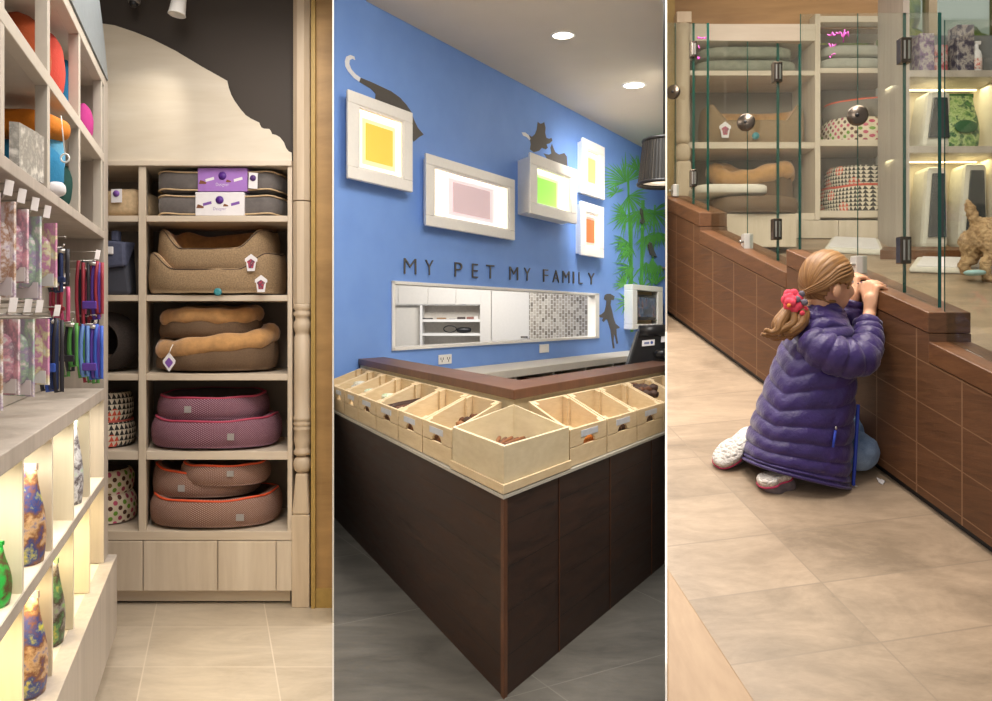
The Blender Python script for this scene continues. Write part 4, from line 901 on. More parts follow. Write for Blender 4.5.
for i in range(6):
    q = C2(.1 + .04 * i, 1.02 + .04 * (i % 3), .9 + .012 * (i % 2)); stick(q, .1, rg.uniform(0, 3), .016, brown[1], 'short brown chew in second crate right of the corner bin', 'brown chews in the second right crate')
for i in range(7):
    q = C2(.22 + .025 * i, 1.78 + .03 * (i % 4), 1.0 + .014 * (i % 3)); stick(q, .16, rg.uniform(0, 3), .02, brown[(2, 0)[i % 2]], 'dark twisted chew in fourth crate right of the corner bin', 'dark chews in the fourth right crate', .008)
for i in range(14):
    side = 'L' if i < 8 else 'R'; k = i // 2 if i < 8 else (i - 8) // 2; st = (lefts if side == 'L' else rights)
    m_ = (st[k] + st[k + 1]) / 2 + (-.03 if i % 2 else .035); q = C2(m_, .075, .89) if side == 'L' else C2(.075, m_, .89)
    mt = orange if (side == 'R' and k == 0) else brown[(k + i) % 3]
    stick(q, .12, radians(120 if side == 'L' else 60), .026, mt, 'chew showing in the handhold of %s crate %s of corner bin' % (ordn[k], 'left' if side == 'L' else 'right'), 'chews at the handhold of %s %s crate' % (ordn[k], 'left' if side == 'L' else 'right'), .006)
gp = [('#7fae62', 'green'), ('#dfe3d6', 'white'), ('#86b85a', 'leaf green')]
for k, (s, d, n) in enumerate(((1.93, .22, 3), (2.3, .2, 3), (2.66, .2, 4))):
    for i in range(n):
        q = C2(s + .07 * (i - 1), d + .05 * (i % 2), .93 + .015 * i); g = G(); g.ell(q, (.05, .05, .022), 16, 10, 0, .8, Matrix.Rotation(i * .8, 3, 'Z'))
        cn = gp[(i + k) % 3] if k < 2 else (('#8a8f86', 'grey'), ('#b5b0a4', 'stone'), ('#6d6a62', 'dark grey'), ('#a3a99a', 'pale'))[i]
        solo('treat_pouch', g, printed('pouch%d%d' % (k, i), [cn[0], '#e2e2d8', cn[0]], 18), '%s treat pouch lying in the %s crate left of the corner bin, item %s' % (cn[1], ('fourth', 'fifth', 'sixth')[k], 'abcd'[i]), 'pouch', 'pouches in the left crates')
# till monitor
YM = 6.75
tm = thing('till_monitor', 'black monitor seen from behind, standing behind right arm of counter', 'monitor', W(648, 372, YM))
def mp_(px, py, d=0.0): p = W(px, py, YM); return p + V((0, d, 0))
g = G(); g.hexa([mp_(626, 372), mp_(700, 366), mp_(700, 366, .16), mp_(626, 372, .16), mp_(638.5, 330), mp_(700, 328), mp_(700, 328, .1), mp_(638.5, 330, .1)]); o = obj('monitor_back', g, M['black'], tm, bev=.015); sub_of(o, tm)
g = G(); g.tube([mp_(639, 331, -.01), mp_(699, 329, -.01)], .05, 10); obj('top_roll', g, M['black'], tm)
for x0, x1, y0, sl in ((641.5, 654, 340.5, -1.2), (660.5, 672, 336.5, -1)):
    g = G(); e_ = -.012; g.prism([mp_(x0, y0 + 5.8, e_ - .005), mp_(x1, y0 + 5.8 + sl, e_ - .005), mp_(x1 + .4, y0 + sl, e_ + .0), mp_(x0 + .4, y0, e_ + .0)], (0, -.004, 0)); lb = obj('white_sticker', g, M['card'], o)
g = G(); g.prism([mp_(643.6, 344.2, -.024), mp_(648.6, 343.7, -.024), mp_(648.8, 341.6, -.024), mp_(643.8, 342.1, -.024)], (0, -.002, 0)); obj('sticker_print', g, plain('sticker_blue', '#6a74a0'), o)
g = G(); g.prism([mp_(651.2 + 1.3 * cos(a), 342.4 + 1.6 * sin(a), -.024) for a in [2 * pi * i / 10 for i in range(10)]], (0, -.002, 0)); obj('sticker_dot', g, plain('sticker_blue_dot', '#35509a'), o)
g = G(); g.ell(mp_(667, 353, -.06), (.12, .06, .04), 16, 10, 0, .7); solo('card_reader', g, M['black'], 'black card reader lying in front of the till monitor', 'card reader')
# pendant lamp
pc = W(666, 160, 5.2); kk = 5.2 / F
pl = thing('pendant_lamp', 'black pleated drum pendant lamp with white lining hanging at right edge', 'pendant lamp', pc)
R0, R1 = 22.5 * kk, 27.5 * kk; zt_, zb_ = CZ - (141 - PY0) * kk, CZ - (184 - PY0) * kk
sm = NT('pleated_black_shade'); s_ = sm.sep(sm.coord()); an = sm.math('ARCTAN2', s_[1], s_[0]); wv = sm.noise(sm.comb(sm.math('MULTIPLY', an, 24.0), s_[2]), 1.6, 3)
sm.base(sm.ramp(wv, [(.5, '#0c0908'), (.58, '#1a1512'), (.66, '#6f6656'), (.74, '#bfb39b')])); sm.rough(.5)
N = 96; rings = [[V((pc.x + r * (1 + .012 * (j % 2)) * cos(2 * pi * j / N), pc.y + r * (1 + .012 * (j % 2)) * sin(2 * pi * j / N), z)) for j in range(N)] for r, z in ((R1, zb_), (R0, zt_))]
g = G(); g.loft(rings, 0, False, False); obj('pleated_shade', g, sm.m, pl, solid=.004)
for r, z in ((R1, zb_), (R0, zt_)):
    g = G(); g.tube([V((pc.x + r * cos(a), pc.y + r * sin(a), z)) for a in [2 * pi * i / 48 for i in range(48)]], .012, 8, 0, True); obj('shade_ring', g, M['black'], pl)
g = G(); g.loft([[V((pc.x + r * .93 * cos(2 * pi * j / 48), pc.y + r * .93 * sin(2 * pi * j / 48), z)) for j in range(48)] for r, z in ((R1, zb_ + .015), (R0, zt_ - .01))], 0, True, False); obj('white_lining', g, M['white'], pl)
g = G(); g.lathe([(R1 * .88, 0), (R1 * .88, .006)], (pc.x, pc.y, zb_ + .03), 48); obj('diffuser', g, emit('lamp_diffuser', '#fff0d6', 1.2), pl)
g = G(); g.tube([V((pc.x - .012, pc.y, zt_)), V((pc.x - .012, pc.y, CZ2))], .006); obj('cord', g, M['black'], pl)
# downlights
for px, py, lab in ((563, 35, 'round recessed downlight in the cream ceiling, nearer one'), (634, 85, 'round recessed downlight in the cream ceiling, farther one')):
    Y = (CZ2 - CZ) * F / (PY0 - py); c = V(((px - PX0) * Y / F, Y, CZ2)); t = thing('downlight', lab, 'ceiling light', c, 'ceiling downlights'); r = 10.5 * Y / F
    g = G(); g.lathe([(r * 1.18, 0), (r * 1.18, -.006), (r, -.012), (r, 0)], c, 32); obj('trim_ring', g, M['white'], t)
    g = G(); g.lathe([(r * .98, -.004), (r * .98, -.002)], c, 32); obj('lens', g, emit('downlight_lens', '#fff3df', 9), t)
    spot('downlight_beam', c + V((0, 0, -.03)), c + V((0, 0, -3)), 45, 110, .8, (1, .93, .82), r)
# =================================================================== BAY 3: glass fronted puppy pen along a ramp
ROOM = 3
SL = .37
def RZ(Y): return -.1 + SL * Y
def WX(Y, off=0.0): return 2.152 + off - .2825 * Y            # front face of the pen wall
def PY(px): return 1721.6 / (px - 270.0)
def GY(px): return 1765.6 / (px - 270.0)                      # glass line
def WP(Y, off, h): return V((WX(Y, off), Y, RZ(Y) + h))
fl3 = tilefloor('sand_tiles', '#85735f', '#b39c84', '#8f7d6a', .9, .229, .18, .18, .35, shear=.2825, shear2=.178, gw=.005)
g = G(); g.hexa([V((-.2, .9, -.1)), V((6, .9, -.1)), V((6, 7.4, -.1)), V((-.2, 7.4, -.1)), V((-.2, .9, RZ(.9))), V((6, .9, RZ(.9))), V((6, 7.4, RZ(7.4))), V((-.2, 7.4, RZ(7.4)))])
struct('floor_right', g, fl3)
# cladding with grout lines that follow the ramp
cl = NT('brown_tile_cladding'); co = cl.coord(); s_ = cl.sep(co); h_ = cl.math('SUBTRACT', s_[2], cl.math('MULTIPLY_ADD', s_[1], SL, -.1))
n1 = cl.noise(cl.mapping(co, (2, 1, 9)), 5, 6, .65, .7); n2 = cl.noise(co, 2.5, 3)
base = cl.ramp(cl.math('ADD', cl.math('MULTIPLY', n1, .6), cl.math('MULTIPLY', n2, .4)), [(.32, '#523521'), (.68, '#734d31')])
hl = cl.math('LESS_THAN', cl.math('PINGPONG', cl.math('SUBTRACT', h_, .015), .07), .0018)
vl = cl.math('LESS_THAN', cl.math('PINGPONG', cl.math('SUBTRACT', s_[1], 2.638), .0875), .0026)
ln = cl.math('MAXIMUM', hl, vl)
cl.base(cl.mix(ln, base, lin('#866347'))); cl.rough(cl.math('MULTIPLY_ADD', n1, .3, .35)); cl.bump(cl.math('SUBTRACT', n1, ln), .3, .005)
capm = wood('brown_cap_tile', '#593821', '#744d30', 7, (2, 1, 6), .4, bump=.2)
TH = .137
def wseg(Ya, Yb, h0, h1, o0=0.0, o1=TH):
    g = G(); g.hexa([WP(Ya, o0, h0), WP(Ya, o1, h0), WP(Yb, o1, h0), WP(Yb, o0, h0), WP(Ya, o0, h1), WP(Ya, o1, h1), WP(Yb, o1, h1), WP(Yb, o0, h1)]); return g
Ys = [1.9, 2.612, 3.332, 4.004, 4.40]
caps = [.55, .645, .548, .635]
pw = thing('pen_wall', 'stepped low wall clad in brown timber-look tiles fronting the glass pen', 'low wall', WP(3.0, .07, 0))
for i in range(4):
    a, b, c = Ys[i], Ys[i + 1], caps[i]
    obj('tile_cladding', wseg(a, b, .028, c - .07), cl.m, pw)
    obj('cap_tile', wseg(a, b, c - .068, c, -.003, TH), capm, pw, bev=.003)
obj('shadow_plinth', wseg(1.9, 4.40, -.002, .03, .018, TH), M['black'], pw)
# glass panels
GF = glass('clear_glass', '#f1f4f0', 1.0); GE = plain('green_glass_edge', '#0f4a40', .15)
gnum = [0]
def pane(pxa, pxb, cap, top, lab, th=.004):
    Ya, Yb = GY(pxa), GY(pxb); gp_ = (Ya - Yb) * 0
    t = thing('glass_panel', lab, 'glass panel', V((WX((Ya + Yb) / 2, .05), (Ya + Yb) / 2, RZ((Ya + Yb) / 2) + cap)), 'clear glass panels of the pen')
    def P(Y, o, h): return V((2.207 + o - .2825 * Y, Y, RZ(Y) + h))
    Ya -= .002; Yb += .002
    g = G(); p = [P(Ya, 0, cap + .002), P(Yb, 0, cap + .002), P(Yb, th, cap + .002), P(Ya, th, cap + .002), P(Ya, 0, top), P(Yb, 0, top), P(Yb, th, top), P(Ya, th, top)]
    fs = [[0, 3, 2, 1], [4, 5, 6, 7], [0, 1, 5, 4], [1, 2, 6, 5], [2, 3, 7, 6], [3, 0, 4, 7]]
    for f, mi in zip(fs, (1, 1, 0, 1, 0, 1)): g.add(p, [f], mi)
    gs = G(); gs.v = [V(q) for q in p]; gs.f = fs; gs.mi = [0, 0, 0, 0, 0, 1] if th < .01 else [0, 1, 0, 1, 0, 1]; gs.sm = [False] * 6
    o = obj('pane', gs, [GF, GE], t); return t
def hw(t, px, y0, y1, kind, w=9):
    Y = GY(px)
    def at(x, y, o): p = W(x, y, Y); return V((p.x + o, p.y - .008, p.z))
    if kind == 'hinge':
        a = at(px - w * .45, y1, 0); b = at(px + w * .55, y0, 0); g = G(); g.box(a.x, b.x, Y - .022, Y + .014, a.z, b.z); o = obj('hinge', g, M['darkchrome'], t, bev=.003); sub_of(o, t)
        for s in (.3, .7):
            q = V((a.x + (b.x - a.x) * s, Y - .024, (a.z + b.z) / 2)); g = G(); g.box(q.x - .003, q.x + .003, q.y, q.y + .004, a.z + .012, b.z - .012); obj('hinge_pin', g, M['chrome'], o)
    elif kind == 'knob':
        c = at(px, (y0 + y1) / 2, 0); r = (y1 - y0) / 2 * Y / F
        g = G(); g.lathe([(r * .6, 0), (r * .6, .02), (r, .022), (r, .034), (r * .85, .038)], c + V((-.004, -.004, 0)), 28, axis=(-.5, -.86, 0)); o = obj('round_lock', g, M['darkchrome'], t); sub_of(o, t)
        g = G(); g.lathe([(r * .18, 0), (r * .18, .043)], c + V((-.004, -.004, 0)), 12, axis=(-.5, -.86, 0)); obj('keyhole', g, M['black'], o)
    else:
        a = at(px - w * .4, y1, 0); b = at(px + w * .6, y0, 0); g = G(); g.box(a.x, b.x, Y - .022, Y + .03, a.z, b.z); o = obj('floor_clamp', g, M['satin'], t, bev=.003); sub_of(o, t)
        c = V((a.x, Y - .01, (a.z + b.z) / 2)); g = G(); g.lathe([(.006, 0), (.006, .016), (.009, .018)], c, 12, axis=(-1, -.2, 0)); obj('clamp_pin', g, M['chrome'], o)
ga = pane(655, 674.4, .637, 1.585, 'glass panel of the tall left section beside the partition')
gb = pane(674.6, 692, .637, 1.585, 'narrow glass door between round lock and upper hinge, left tall section'); hw(gb, 692.5, 42, 58, 'hinge', 6); hw(gb, 692.5, 170, 187, 'hinge', 6); hw(gb, 675, 87, 101, 'knob'); hw(gb, 674.5, 185, 197, 'clamp', 6)
gc = pane(692.2, 707, .637, 1.585, 'glass panel with pink handwriting ending in thick green edge, left tall section', .012)
gd_ = pane(707.6, 746.6, .55, 1.5, 'wide fixed glass panel of the lower middle section'); 
ge = pane(746.8, 776, .55, 1.5, 'glass door of the lower middle section with round lock'); hw(ge, 747.5, 115.5, 133, 'knob'); hw(ge, 776, 63, 83, 'hinge', 9); hw(ge, 775.5, 219, 240, 'hinge', 9); hw(ge, 746.5, 234, 250, 'clamp', 9)
gf = pane(776.2, 798.8, .55, 1.5, 'narrow glass panel right of the door, lower middle section', .012)
gg = pane(799.6, 856.6, .647, 1.625, 'wide glass panel with pink handwriting above the girl'); 
gh = pane(856.8, 902, .647, 1.625, 'tall glass door with round lock above hands of the girl'); hw(gh, 858, 108, 128, 'knob'); hw(gh, 903, 39, 64, 'hinge', 11); hw(gh, 902.5, 237, 264, 'hinge', 11); hw(gh, 858, 256, 274, 'clamp', 11)
gi = pane(902.3, 938.3, .647, 1.625, 'glass panel ending in thick green edge at the wall step', .012)
gj = pane(943.5, 1075, .552, 1.6, 'rightmost glass panel standing on the lower wall step')
pinkm = plain('pink_marker', '#d453b8', .6)
def scrib(t, pts, r=.0022):
    for ln_ in pts:
        g = G(); g.tube([(lambda Y, p: V((p.x, p.y - .006, p.z)))(GY(x), W(x, y, GY(x))) for x, y in ln_], r, 5)
        obj('pink_handwriting', g, pinkm, t)
rr = random.Random(5)
def scr(x0, x1, y, h, n): return [[(x0 + (x1 - x0) * i / n, y + h * (rr.random() - .5)) for i in range(n + 1)]]
scrib(gg, scr(827, 838, 34.5, 4, 14) + scr(838.5, 848, 35, 6, 12) + [[(844, 30), (842.5, 43)]] + scr(828, 835.5, 45.5, 4, 8) + scr(828.5, 834.5, 56, 4.5, 9))
scrib(gc, scr(697, 706, 38.5, 3, 10) + [[(698, 46), (699, 49)]] + scr(697, 699.5, 58.5, 2.5, 4), .003)
# ---------------------------------------------------------------- back shelving seen through the glass
YS = 5.85
def x3(px, Y=YS): return (px - PX0) * Y / F
def z3(py, Y=YS): return CZ - (py - PY0) * Y / F
def fb(px0, px1, py0, py1, d0=0.0, d1=.45, Y=YS): return G().box(x3(px0, Y), x3(px1, Y), Y + d0, Y + d1, z3(py1, Y), z3(py0, Y))
s3 = thing('shelving_unit', 'pale timber bed shelving seen through the glass of the pen', 'shelving unit', V((x3(795), YS + .2, RZ(YS))))
obj('back_panel', fb(684, 905, 24, 236, .45, .47), M['darkback'], s3)
for a, b, nm in ((24, 41, 'top_rail'), (70.5, 75.5, 'shelf'), (142, 148.5, 'shelf'), (213, 220, 'base_board')):
    obj(nm, fb(689, 814.8, a, b, -.0 if nm != 'top_rail' else -.004), M['maple_h'], s3, bev=.003)
    if nm != 'top_rail': obj(nm, fb(820.2, 902, a - 2.5, b - 2.5), M['maple_h'], s3, bev=.003)
obj('top_rail', fb(820.2, 902, 16, 22), M['maple_h'], s3)
obj('divider', fb(814.8, 820.2, 14, 220, -.006), M['maple'], s3, bev=.003); obj('side_panel', fb(684, 689.5, 24, 220), M['maple'], s3)
for a, b in ((684, 735), (735.8, 786), (786.8, 837), (837.8, 902)): obj('drawer_front', fb(a, b, 220.6, 238.5, -.02, .0), M['maple'], s3, bev=.003)
obj('carcass', fb(686, 901, 222, 238, .003, .45), M['maple'], s3)
g = fb(640, 905, -90, 24, .1, .2); struct('wall_wood_clad', g, wood('oak_wall_panel', '#8e6a42', '#b08a5c', 2.2, (.16, 1, 1), .5, 2.0))
# post on the left
kx = YS / F; cp = V((x3(682.5, YS - .1), YS - .1, 0)); ky = (YS - .1) / F
po3 = thing('turned_post', 'whitewashed turned timber post at left end of shelves behind glass', 'post', V((cp.x, cp.y, RZ(cp.y))))
def zz3(py): return z3(py, YS - .1)
g = G(); g.lathe([(r * ky, zz3(y)) for y, r in ((144, 5.5), (141, 7), (137, 7.2), (134, 6), (131, 7), (128, 6.6), (122, 7.4), (112, 7), (108, 6.4), (60, 7.3), (36, 6.6), (34, 7.6), (30, 7.6), (28, 6.4), (25, 7.4))], cp, 24); obj('turned_baluster', g, mp, po3)
g = G(); g.box(cp.x - 7.6 * ky, cp.x + 7.6 * ky, cp.y - 7.6 * ky, cp.y + 7.6 * ky, RZ(cp.y) + .001, zz3(162)); obj('square_base', g, mp, po3, bev=.02)
g = G(); g.ell((cp.x, cp.y, zz3(153)), (7.5 * ky, 7.5 * ky, 9.5 * ky), 20, 12, 0, .7); obj('rounded_block', g, mp, po3)
g = G(); g.box(cp.x - 7.4 * ky, cp.x + 7.4 * ky, cp.y - 7.4 * ky, cp.y + 7.4 * ky, zz3(25), zz3(14)); obj('top_block', g, mp, po3, bev=.004)
g = G(); g.box(x3(655), x3(673), YS - .06, YS + .1, RZ(YS), z3(-90)); struct('trim_2', g, yel)
# beds on those shelves
zA, zB, zC = z3(70.5) + .001, z3(142) + .001, z3(213) + .001
zA2, zB2, zC2 = z3(68) + .001, z3(139.5) + .001, z3(210.5) + .001
sage = plain('sage_velvet', '#8a8c7c', .85, var=.15, bump=.2)
for i in range(2):
    g = G(); g.ell((x3(750), YS + .22, zA + .05 + .1 * i), (.38 - .03 * i, .19, .05), 40, 14, 0, .45); solo('pet_cushion', g, sage, 'sage grey cushion on top shelf behind the left glass, %s one' % ('lower', 'upper')[i], 'pet cushion', 'sage cushions behind glass')
    g = G(); g.ell((x3(860), YS + .22, zA2 + .05 + .095 * i), (.26 - .02 * i, .19, .047), 40, 14, 0, .45); solo('pet_cushion', g, plain('pale_grey_velvet%d' % i, '#a7a699', .85, bump=.2), 'pale grey folded cushion on top shelf right of the divider, %s one' % ('lower', 'upper')[i], 'pet cushion', 'pale cushions behind glass')
def cuddle3(lab, cx, z, rx, ry):
    def rim(a):
        s = -sin(a); lat = abs(cos(a)); v = .3
        if s > 0: v = .17 + .13 * max(0, min(1, (lat - .45) / .4))
        return v
    t = bed('dog_bed', lab, 'dog bed', (cx, YS + .24, z), rx, ry, 1.0, .07, M['linen'], M['plush'], None, rim, None, .55, floor=.05)
    diamond_tag(t, V((x3(724, YS), YS - .03, z3(131, YS))), .1, tagm); g = G(); g.lathe([(.026, 0), (.026, .01)], V((x3(755.5, YS), YS - .0, z3(136, YS))), 20, axis=(0, -1, 0)); obj('teal_button', g, M['teal'], t)
cuddle3('tan linen dog bed with house tag on middle shelf behind the glass', x3(752, YS + .2), zB, .38, .2)
b3 = bed('dog_bed', 'fluffy tan dog bed on the lowest shelf behind the lower glass section', 'dog bed', (x3(751, YS + .22), YS + .23, zC + .004), .31, .14, .33, .12, M['brownfab'], M['plush'], None, lambda a: .85 + .12 * sin(2 * a + 2.6) + .05 * max(0, sin(a)), None, tufts=12, rimtube=(M['plush'], .07))
bb = bed('dog_bed', 'flat dark brown dog bed in front of the fluffy tan one behind glass', 'dog bed', (x3(754, YS - .3), YS - .28, z3(216, YS - .28)), .3, .2, .11, .09, M['brownfab'], M['rustin'], None, None, None, .8)
g = G(); g.ell((x3(728, YS - .3), YS - .28, z3(197, YS - .28) + .035), (.25, .16, .038), 40, 12, 0, .4); solo('reflection_pad', g, plain('reflection_white', '#ddd5c8', .9, bump=.3), 'white pad standing in for a reflection, lying on the flat brown bed', 'mat')  # white pad takes the place of a reflection in the glass
stl = G(); stl.box(x3(722, YS - .3), x3(790, YS - .3), YS - .42, YS - .14, RZ(YS - .28) + .01, z3(216, YS - .28) - .002); solo('bed_stand', stl, M['maple'], 'low pale timber stand carrying the flat brown bed', 'stand')
bed('dog_bed', 'grey dog bed with orange piping on middle shelf right of the divider', 'dog bed', (x3(861, YS + .24), YS + .25, zB2 + .18), .27, .19, .2, .07, plain('grey_canvas', '#7d756c', .9), M['rustin'], (M['orangepipe'], .008), lambda a: .8 + .15 * cos(a) + .1 * sin(a), None, .8)
bed('dog_bed', 'polka dot dog bed under the grey orange-piped bed behind glass', 'dog bed', (x3(861, YS + .22), YS + .23, zB2), .285, .21, .175, .08, M['polka'], M['beige'], None, None, None, .75)
bed('dog_bed', 'triangle print dog bed with coral piping, lower one on lowest shelf behind glass', 'dog bed', (x3(861, YS + .22), YS + .24, zC2), .285, .21, .19, .08, M['tri'], M['plumin'], (plain('coral_piping', '#d0503c'), .009), lambda a: 1 + .04 * sin(3 * a), 'triangle beds behind glass', .75)
bed('dog_bed', 'triangle print dog bed, upper one on lowest shelf behind glass', 'dog bed', (x3(862, YS + .25), YS + .26, zC2 + .185), .265, .18, .16, .07, M['tri'], M['plumin'], None, None, 'triangle beds behind glass', .75)
# ---------------------------------------------------------------- lit display at the right
YL = 5.45
def rb(px0, px1, py0, py1, d0, d1, Y=YL): return fb(px0, px1, py0, py1, d0, d1, Y)
ld = thing('lit_display', 'grey display shelving with warm lit cells at the right behind glass', 'display shelving', V((x3(1000, YL), YL + .2, RZ(YL))))
obj('end_panel', rb(903, 909.5, -20, 254, 0, .36), M['greywood'], ld)
obj('back_panel', rb(909.5, 1110, 72, 254, .4, .42), M['cream'], ld); obj('upper_back', rb(909.5, 1110, 20, 72, .3, .32), plain('blue_grey_back', '#77797a', .7), ld)
for a, b in ((70, 77), (146, 153), (247, 254.5)): obj('shelf', rb(909.5, 1110, a, b, 0, .4), M['greywood'], ld, bev=.003)
for px in (1003, 1080): obj('cell_divider', rb(px, px + 5, 77, 248, .005, .4), M['cream'], ld)
obj('led_strip', rb(912, 1105, 77, 78, .3, .32), ledm, ld); obj('led_strip', rb(912, 1105, 153, 154, .3, .32), ledm, ld)
bagz = z3(146, YL) + .001
def litter(lab, px0, px1, ybot, ytop, d, i):
    Y = YL + d; c = V((x3((px0 + px1) / 2, Y), Y, z3(ybot, YL) + .001)); w = x3(px1, Y) - x3(px0, Y); h = (ybot - ytop) * Y / F
    t = thing('litter_box', lab, 'litter box', c, 'covered litter boxes in the lit cells'); x0, x1 = c.x - w / 2, c.x + w / 2
    sl = .3 * w; g = G(); g.hexa([V((x0, Y - .1, c.z)), V((x1, Y - .1, c.z)), V((x1, Y + .13, c.z)), V((x0, Y + .13, c.z)), V((x0 + sl, Y - .07, c.z + h)), V((x1 + sl * .2, Y - .07, c.z + h)), V((x1, Y + .13, c.z + h)), V((x0 + sl, Y + .13, c.z + h))]); o = obj('hood', g, plain('pale_hood', '#c9c4b6', .4), t, bev=.03); sub_of(o, t)
    g = G(); g.hexa([V((x0 + .04, Y - .112, c.z + .07)), V((x1 - .02, Y - .112, c.z + .07)), V((x1 - .02, Y - .1, c.z + .07)), V((x0 + .04, Y - .1, c.z + .07)), V((x0 + sl + .03, Y - .086, c.z + h - .05)), V((x1 - .02, Y - .086, c.z + h - .05)), V((x1 - .02, Y - .07, c.z + h - .05)), V((x0 + sl + .03, Y - .07, c.z + h - .05))]); obj('smoked_flap', g, plain('smoked_door', '#33383a', .25), o, bev=.01)
litter('dark flap litter box in the upper lit cell beside the end panel', 914, 944, 145.7, 88, .18, 0)
litter('dark flap litter box in the lower lit cell beside the end panel', 914, 941, 246.6, 166, .18, 1)
litter('dark flap litter box in lower lit cell behind the dog', 951, 980, 246.6, 163, .18, 2)
GBc = ['#5f8a4a', '#2f5a3a', '#b9c98a', '#7fa05a', '#39623f']
bag(0, 0, 0, .27, .38, GBc, 'green leafy food bag in the upper lit cell behind rightmost glass', 20, None, V((x3(958, YL + .15), YL + .15, bagz)))
bag(0, 0, 0, .2, .33, ['#c9c7b0', '#8a9aa8', '#5a6a78', '#d0d0c0', '#7a8a9a'], 'grey blue food bag in the right end lit cell', 21, None, V((x3(1045, YL + .15), YL + .15, bagz)))
sp_ = thing('spray_bottle', 'white spray bottle with red label standing above the lit cells', 'bottle', V((x3(975, YL + .15), YL + .12, z3(70, YL) + .001))); c = V((x3(976, YL + .12), YL + .12, z3(70, YL) + .001))
g = G(); g.lathe([(.034, 0), (.037, .01), (.037, .13), (.03, .16), (.016, .18), (.016, .21)], c, 24); o = obj('bottle_body', g, M['card'], sp_); g = G(); g.lathe([(.038, .03), (.038, .11)], c, 24); obj('red_label', g, printed('spray_label', ['#c9564a', '#e8e0da', '#c9564a'], 30), sp_)
g = G(); g.box(c.x - .012, c.x + .03, c.y - .012, c.y + .012, c.z + .21, c.z + .235); obj('spray_head', g, M['card'], sp_, bev=.004)
for i, (px, w, h, cc_, lab) in enumerate(((922, .1, .28, '#6a4a78', 'purple boxed toy on the shelf above the lit cells'), (936, .09, .2, '#a04a4a', 'red boxed toy beside the purple one above the lit cells'), (960, .12, .34, '#4a4458', 'dark tall carton above the lit cells behind rightmost glass'))):
    x = x3(px, YL + .15); z = z3(70, YL) + .001; g = G(); g.box(x - w / 2, x + w / 2, YL + .08, YL + .2, z, z + h)
    solo('boxed_toy', g, printed('boxtoy%d' % i, [cc_, '#b0a8a4', cc_, '#3a3848'], 16), lab, 'box', bev=.006)
# window at the back right with planting outside
g = fb(868, 1130, -90, 30, .55, .57); o = struct('window_1', g, glass('window_glass', '#e6efe6', .6))
for a, b in ((865, 869), (906, 908.5), (966, 975), (1040, 1046)): struct('window_%d' % (a), fb(a, b, -90, 40, .5, .6), wood('window_post', '#7d6a50', '#96825f', 4)) if False else struct('trim_%d' % (3 + int(a > 870) + int(a > 910) + int(a > 1000)), fb(a, b, -90, 40, .5, .6), wood('window_post', '#7d6a50', '#96825f', 4))
struct('wall_back_right', fb(903, 1130, 30, 236, .5, .6), M['offwhite'])
gn = NT('garden_foliage'); n_ = gn.noise(gn.coord(), 3.5, 4); gn.base(gn.ramp(n_, [(.35, '#3c5a3a'), (.5, '#8a9a3a'), (.6, '#b9b24a'), (.7, '#5a7a8a')])); 
hd = thing('garden_hedge', 'sunlit green and yellow planting outside the window', 'hedge', V((3.6, 7.6, RZ(7.3))))
g = G(); rh = random.Random(2)
for i in range(40): g.ell((2.4 + 3.2 * rh.random(), 7.6 + .5 * rh.random(), 3.0 + 1.6 * rh.random()), (.3, .25, .3), 10, 7)
g.box(2.2, 5.8, 7.5, 8.2, RZ(7.3), 3.1)
obj('foliage', g, gn.m, hd, disp=(.15, .12))
# pen floor pieces
fleece = plain('white_pad', '#dcd6ca', .85, bump=.2)
def pad(lab, px0, px1, py0, py1, nm='puppy_pad'):
    def fl_(px, py): Y = 1280 / (py - 20); return V(((px - PX0) * Y / F, Y, RZ(Y) + .002))
    a, b, c, d = fl_(px0, py1), fl_(px1, py1 + 3), fl_(px1 - 5, py0 + 2), fl_(px0 + 8, py0)
    t = thing(nm, lab, 'puppy pad', (a + c) / 2, 'white pads on the pen floor')
    g = G(); up = V((0, 0, .035)); g.hexa([a, b, c, d, a + up, b + up, c + up, d + up]); obj('tray', g, fleece, t, bev=.012)
    g = G(); m_ = (a + b + c + d) / 4; q = [m_ + (p - m_) * .86 + V((0, 0, .036)) for p in (a, b, c, d)]; g.prism(q, (0, 0, .006)); obj('absorbent_sheet', g, M['card'], t)
pad('white puppy pad tray on the pen floor behind the glass door with lock', 824, 884, 241.5, 253)
pad('white puppy pad tray beside the dog on the pen floor', 909, 1010, 262, 273)
g = G(); 
def fl_(px, py): Y = 1280 / (py - 20); return V(((px - PX0) * Y / F, Y, RZ(Y)))
q = [fl_(880, 259.5), fl_(1060, 259.5), fl_(1060, 255.8), fl_(884, 255.8)]; g.prism([p + V((0, 0, .001)) for p in q], (0, 0, .06)); solo('kerb_step', g, capm, 'brown tiled kerb crossing the pen floor behind the pads', 'kerb')
q = fl_(968, 277); g = G(); g.ell(q + V((-.03, -.12, .02)), (.06, .05, .018), 16, 8, 0, .8); solo('cloth_toy', g, plain('pale_blue_cloth', '#9fc2c4', .9), 'pale blue cloth toy on pen floor at paw of the dog', 'toy')
q = V((1.92 + .0, 2.45, RZ(2.45))); g = G(); g.ell((1.78, 2.62, RZ(2.62) + .37), (.05, .1, .03), 24, 10, 0, .5)
pd_ = thing('pet_bowl_mat', 'small white mat just behind the rightmost glass panel', 'mat', V((1.9, 2.75, RZ(2.75)))); g = G(); p0 = WP(2.62, .17, .35); g.ell(W(992, 364, 2.72), (.1, .12, .03), 24, 10, 0, .6); obj('mat', g, fleece, pd_)
g = G(); c = W(992, 366, 2.72); g.box(c.x - .08, c.x + .1, c.y - .08, c.y + .08, RZ(2.72) + .035, c.z - .025); obj('block', g, M['offwhite'], pd_)
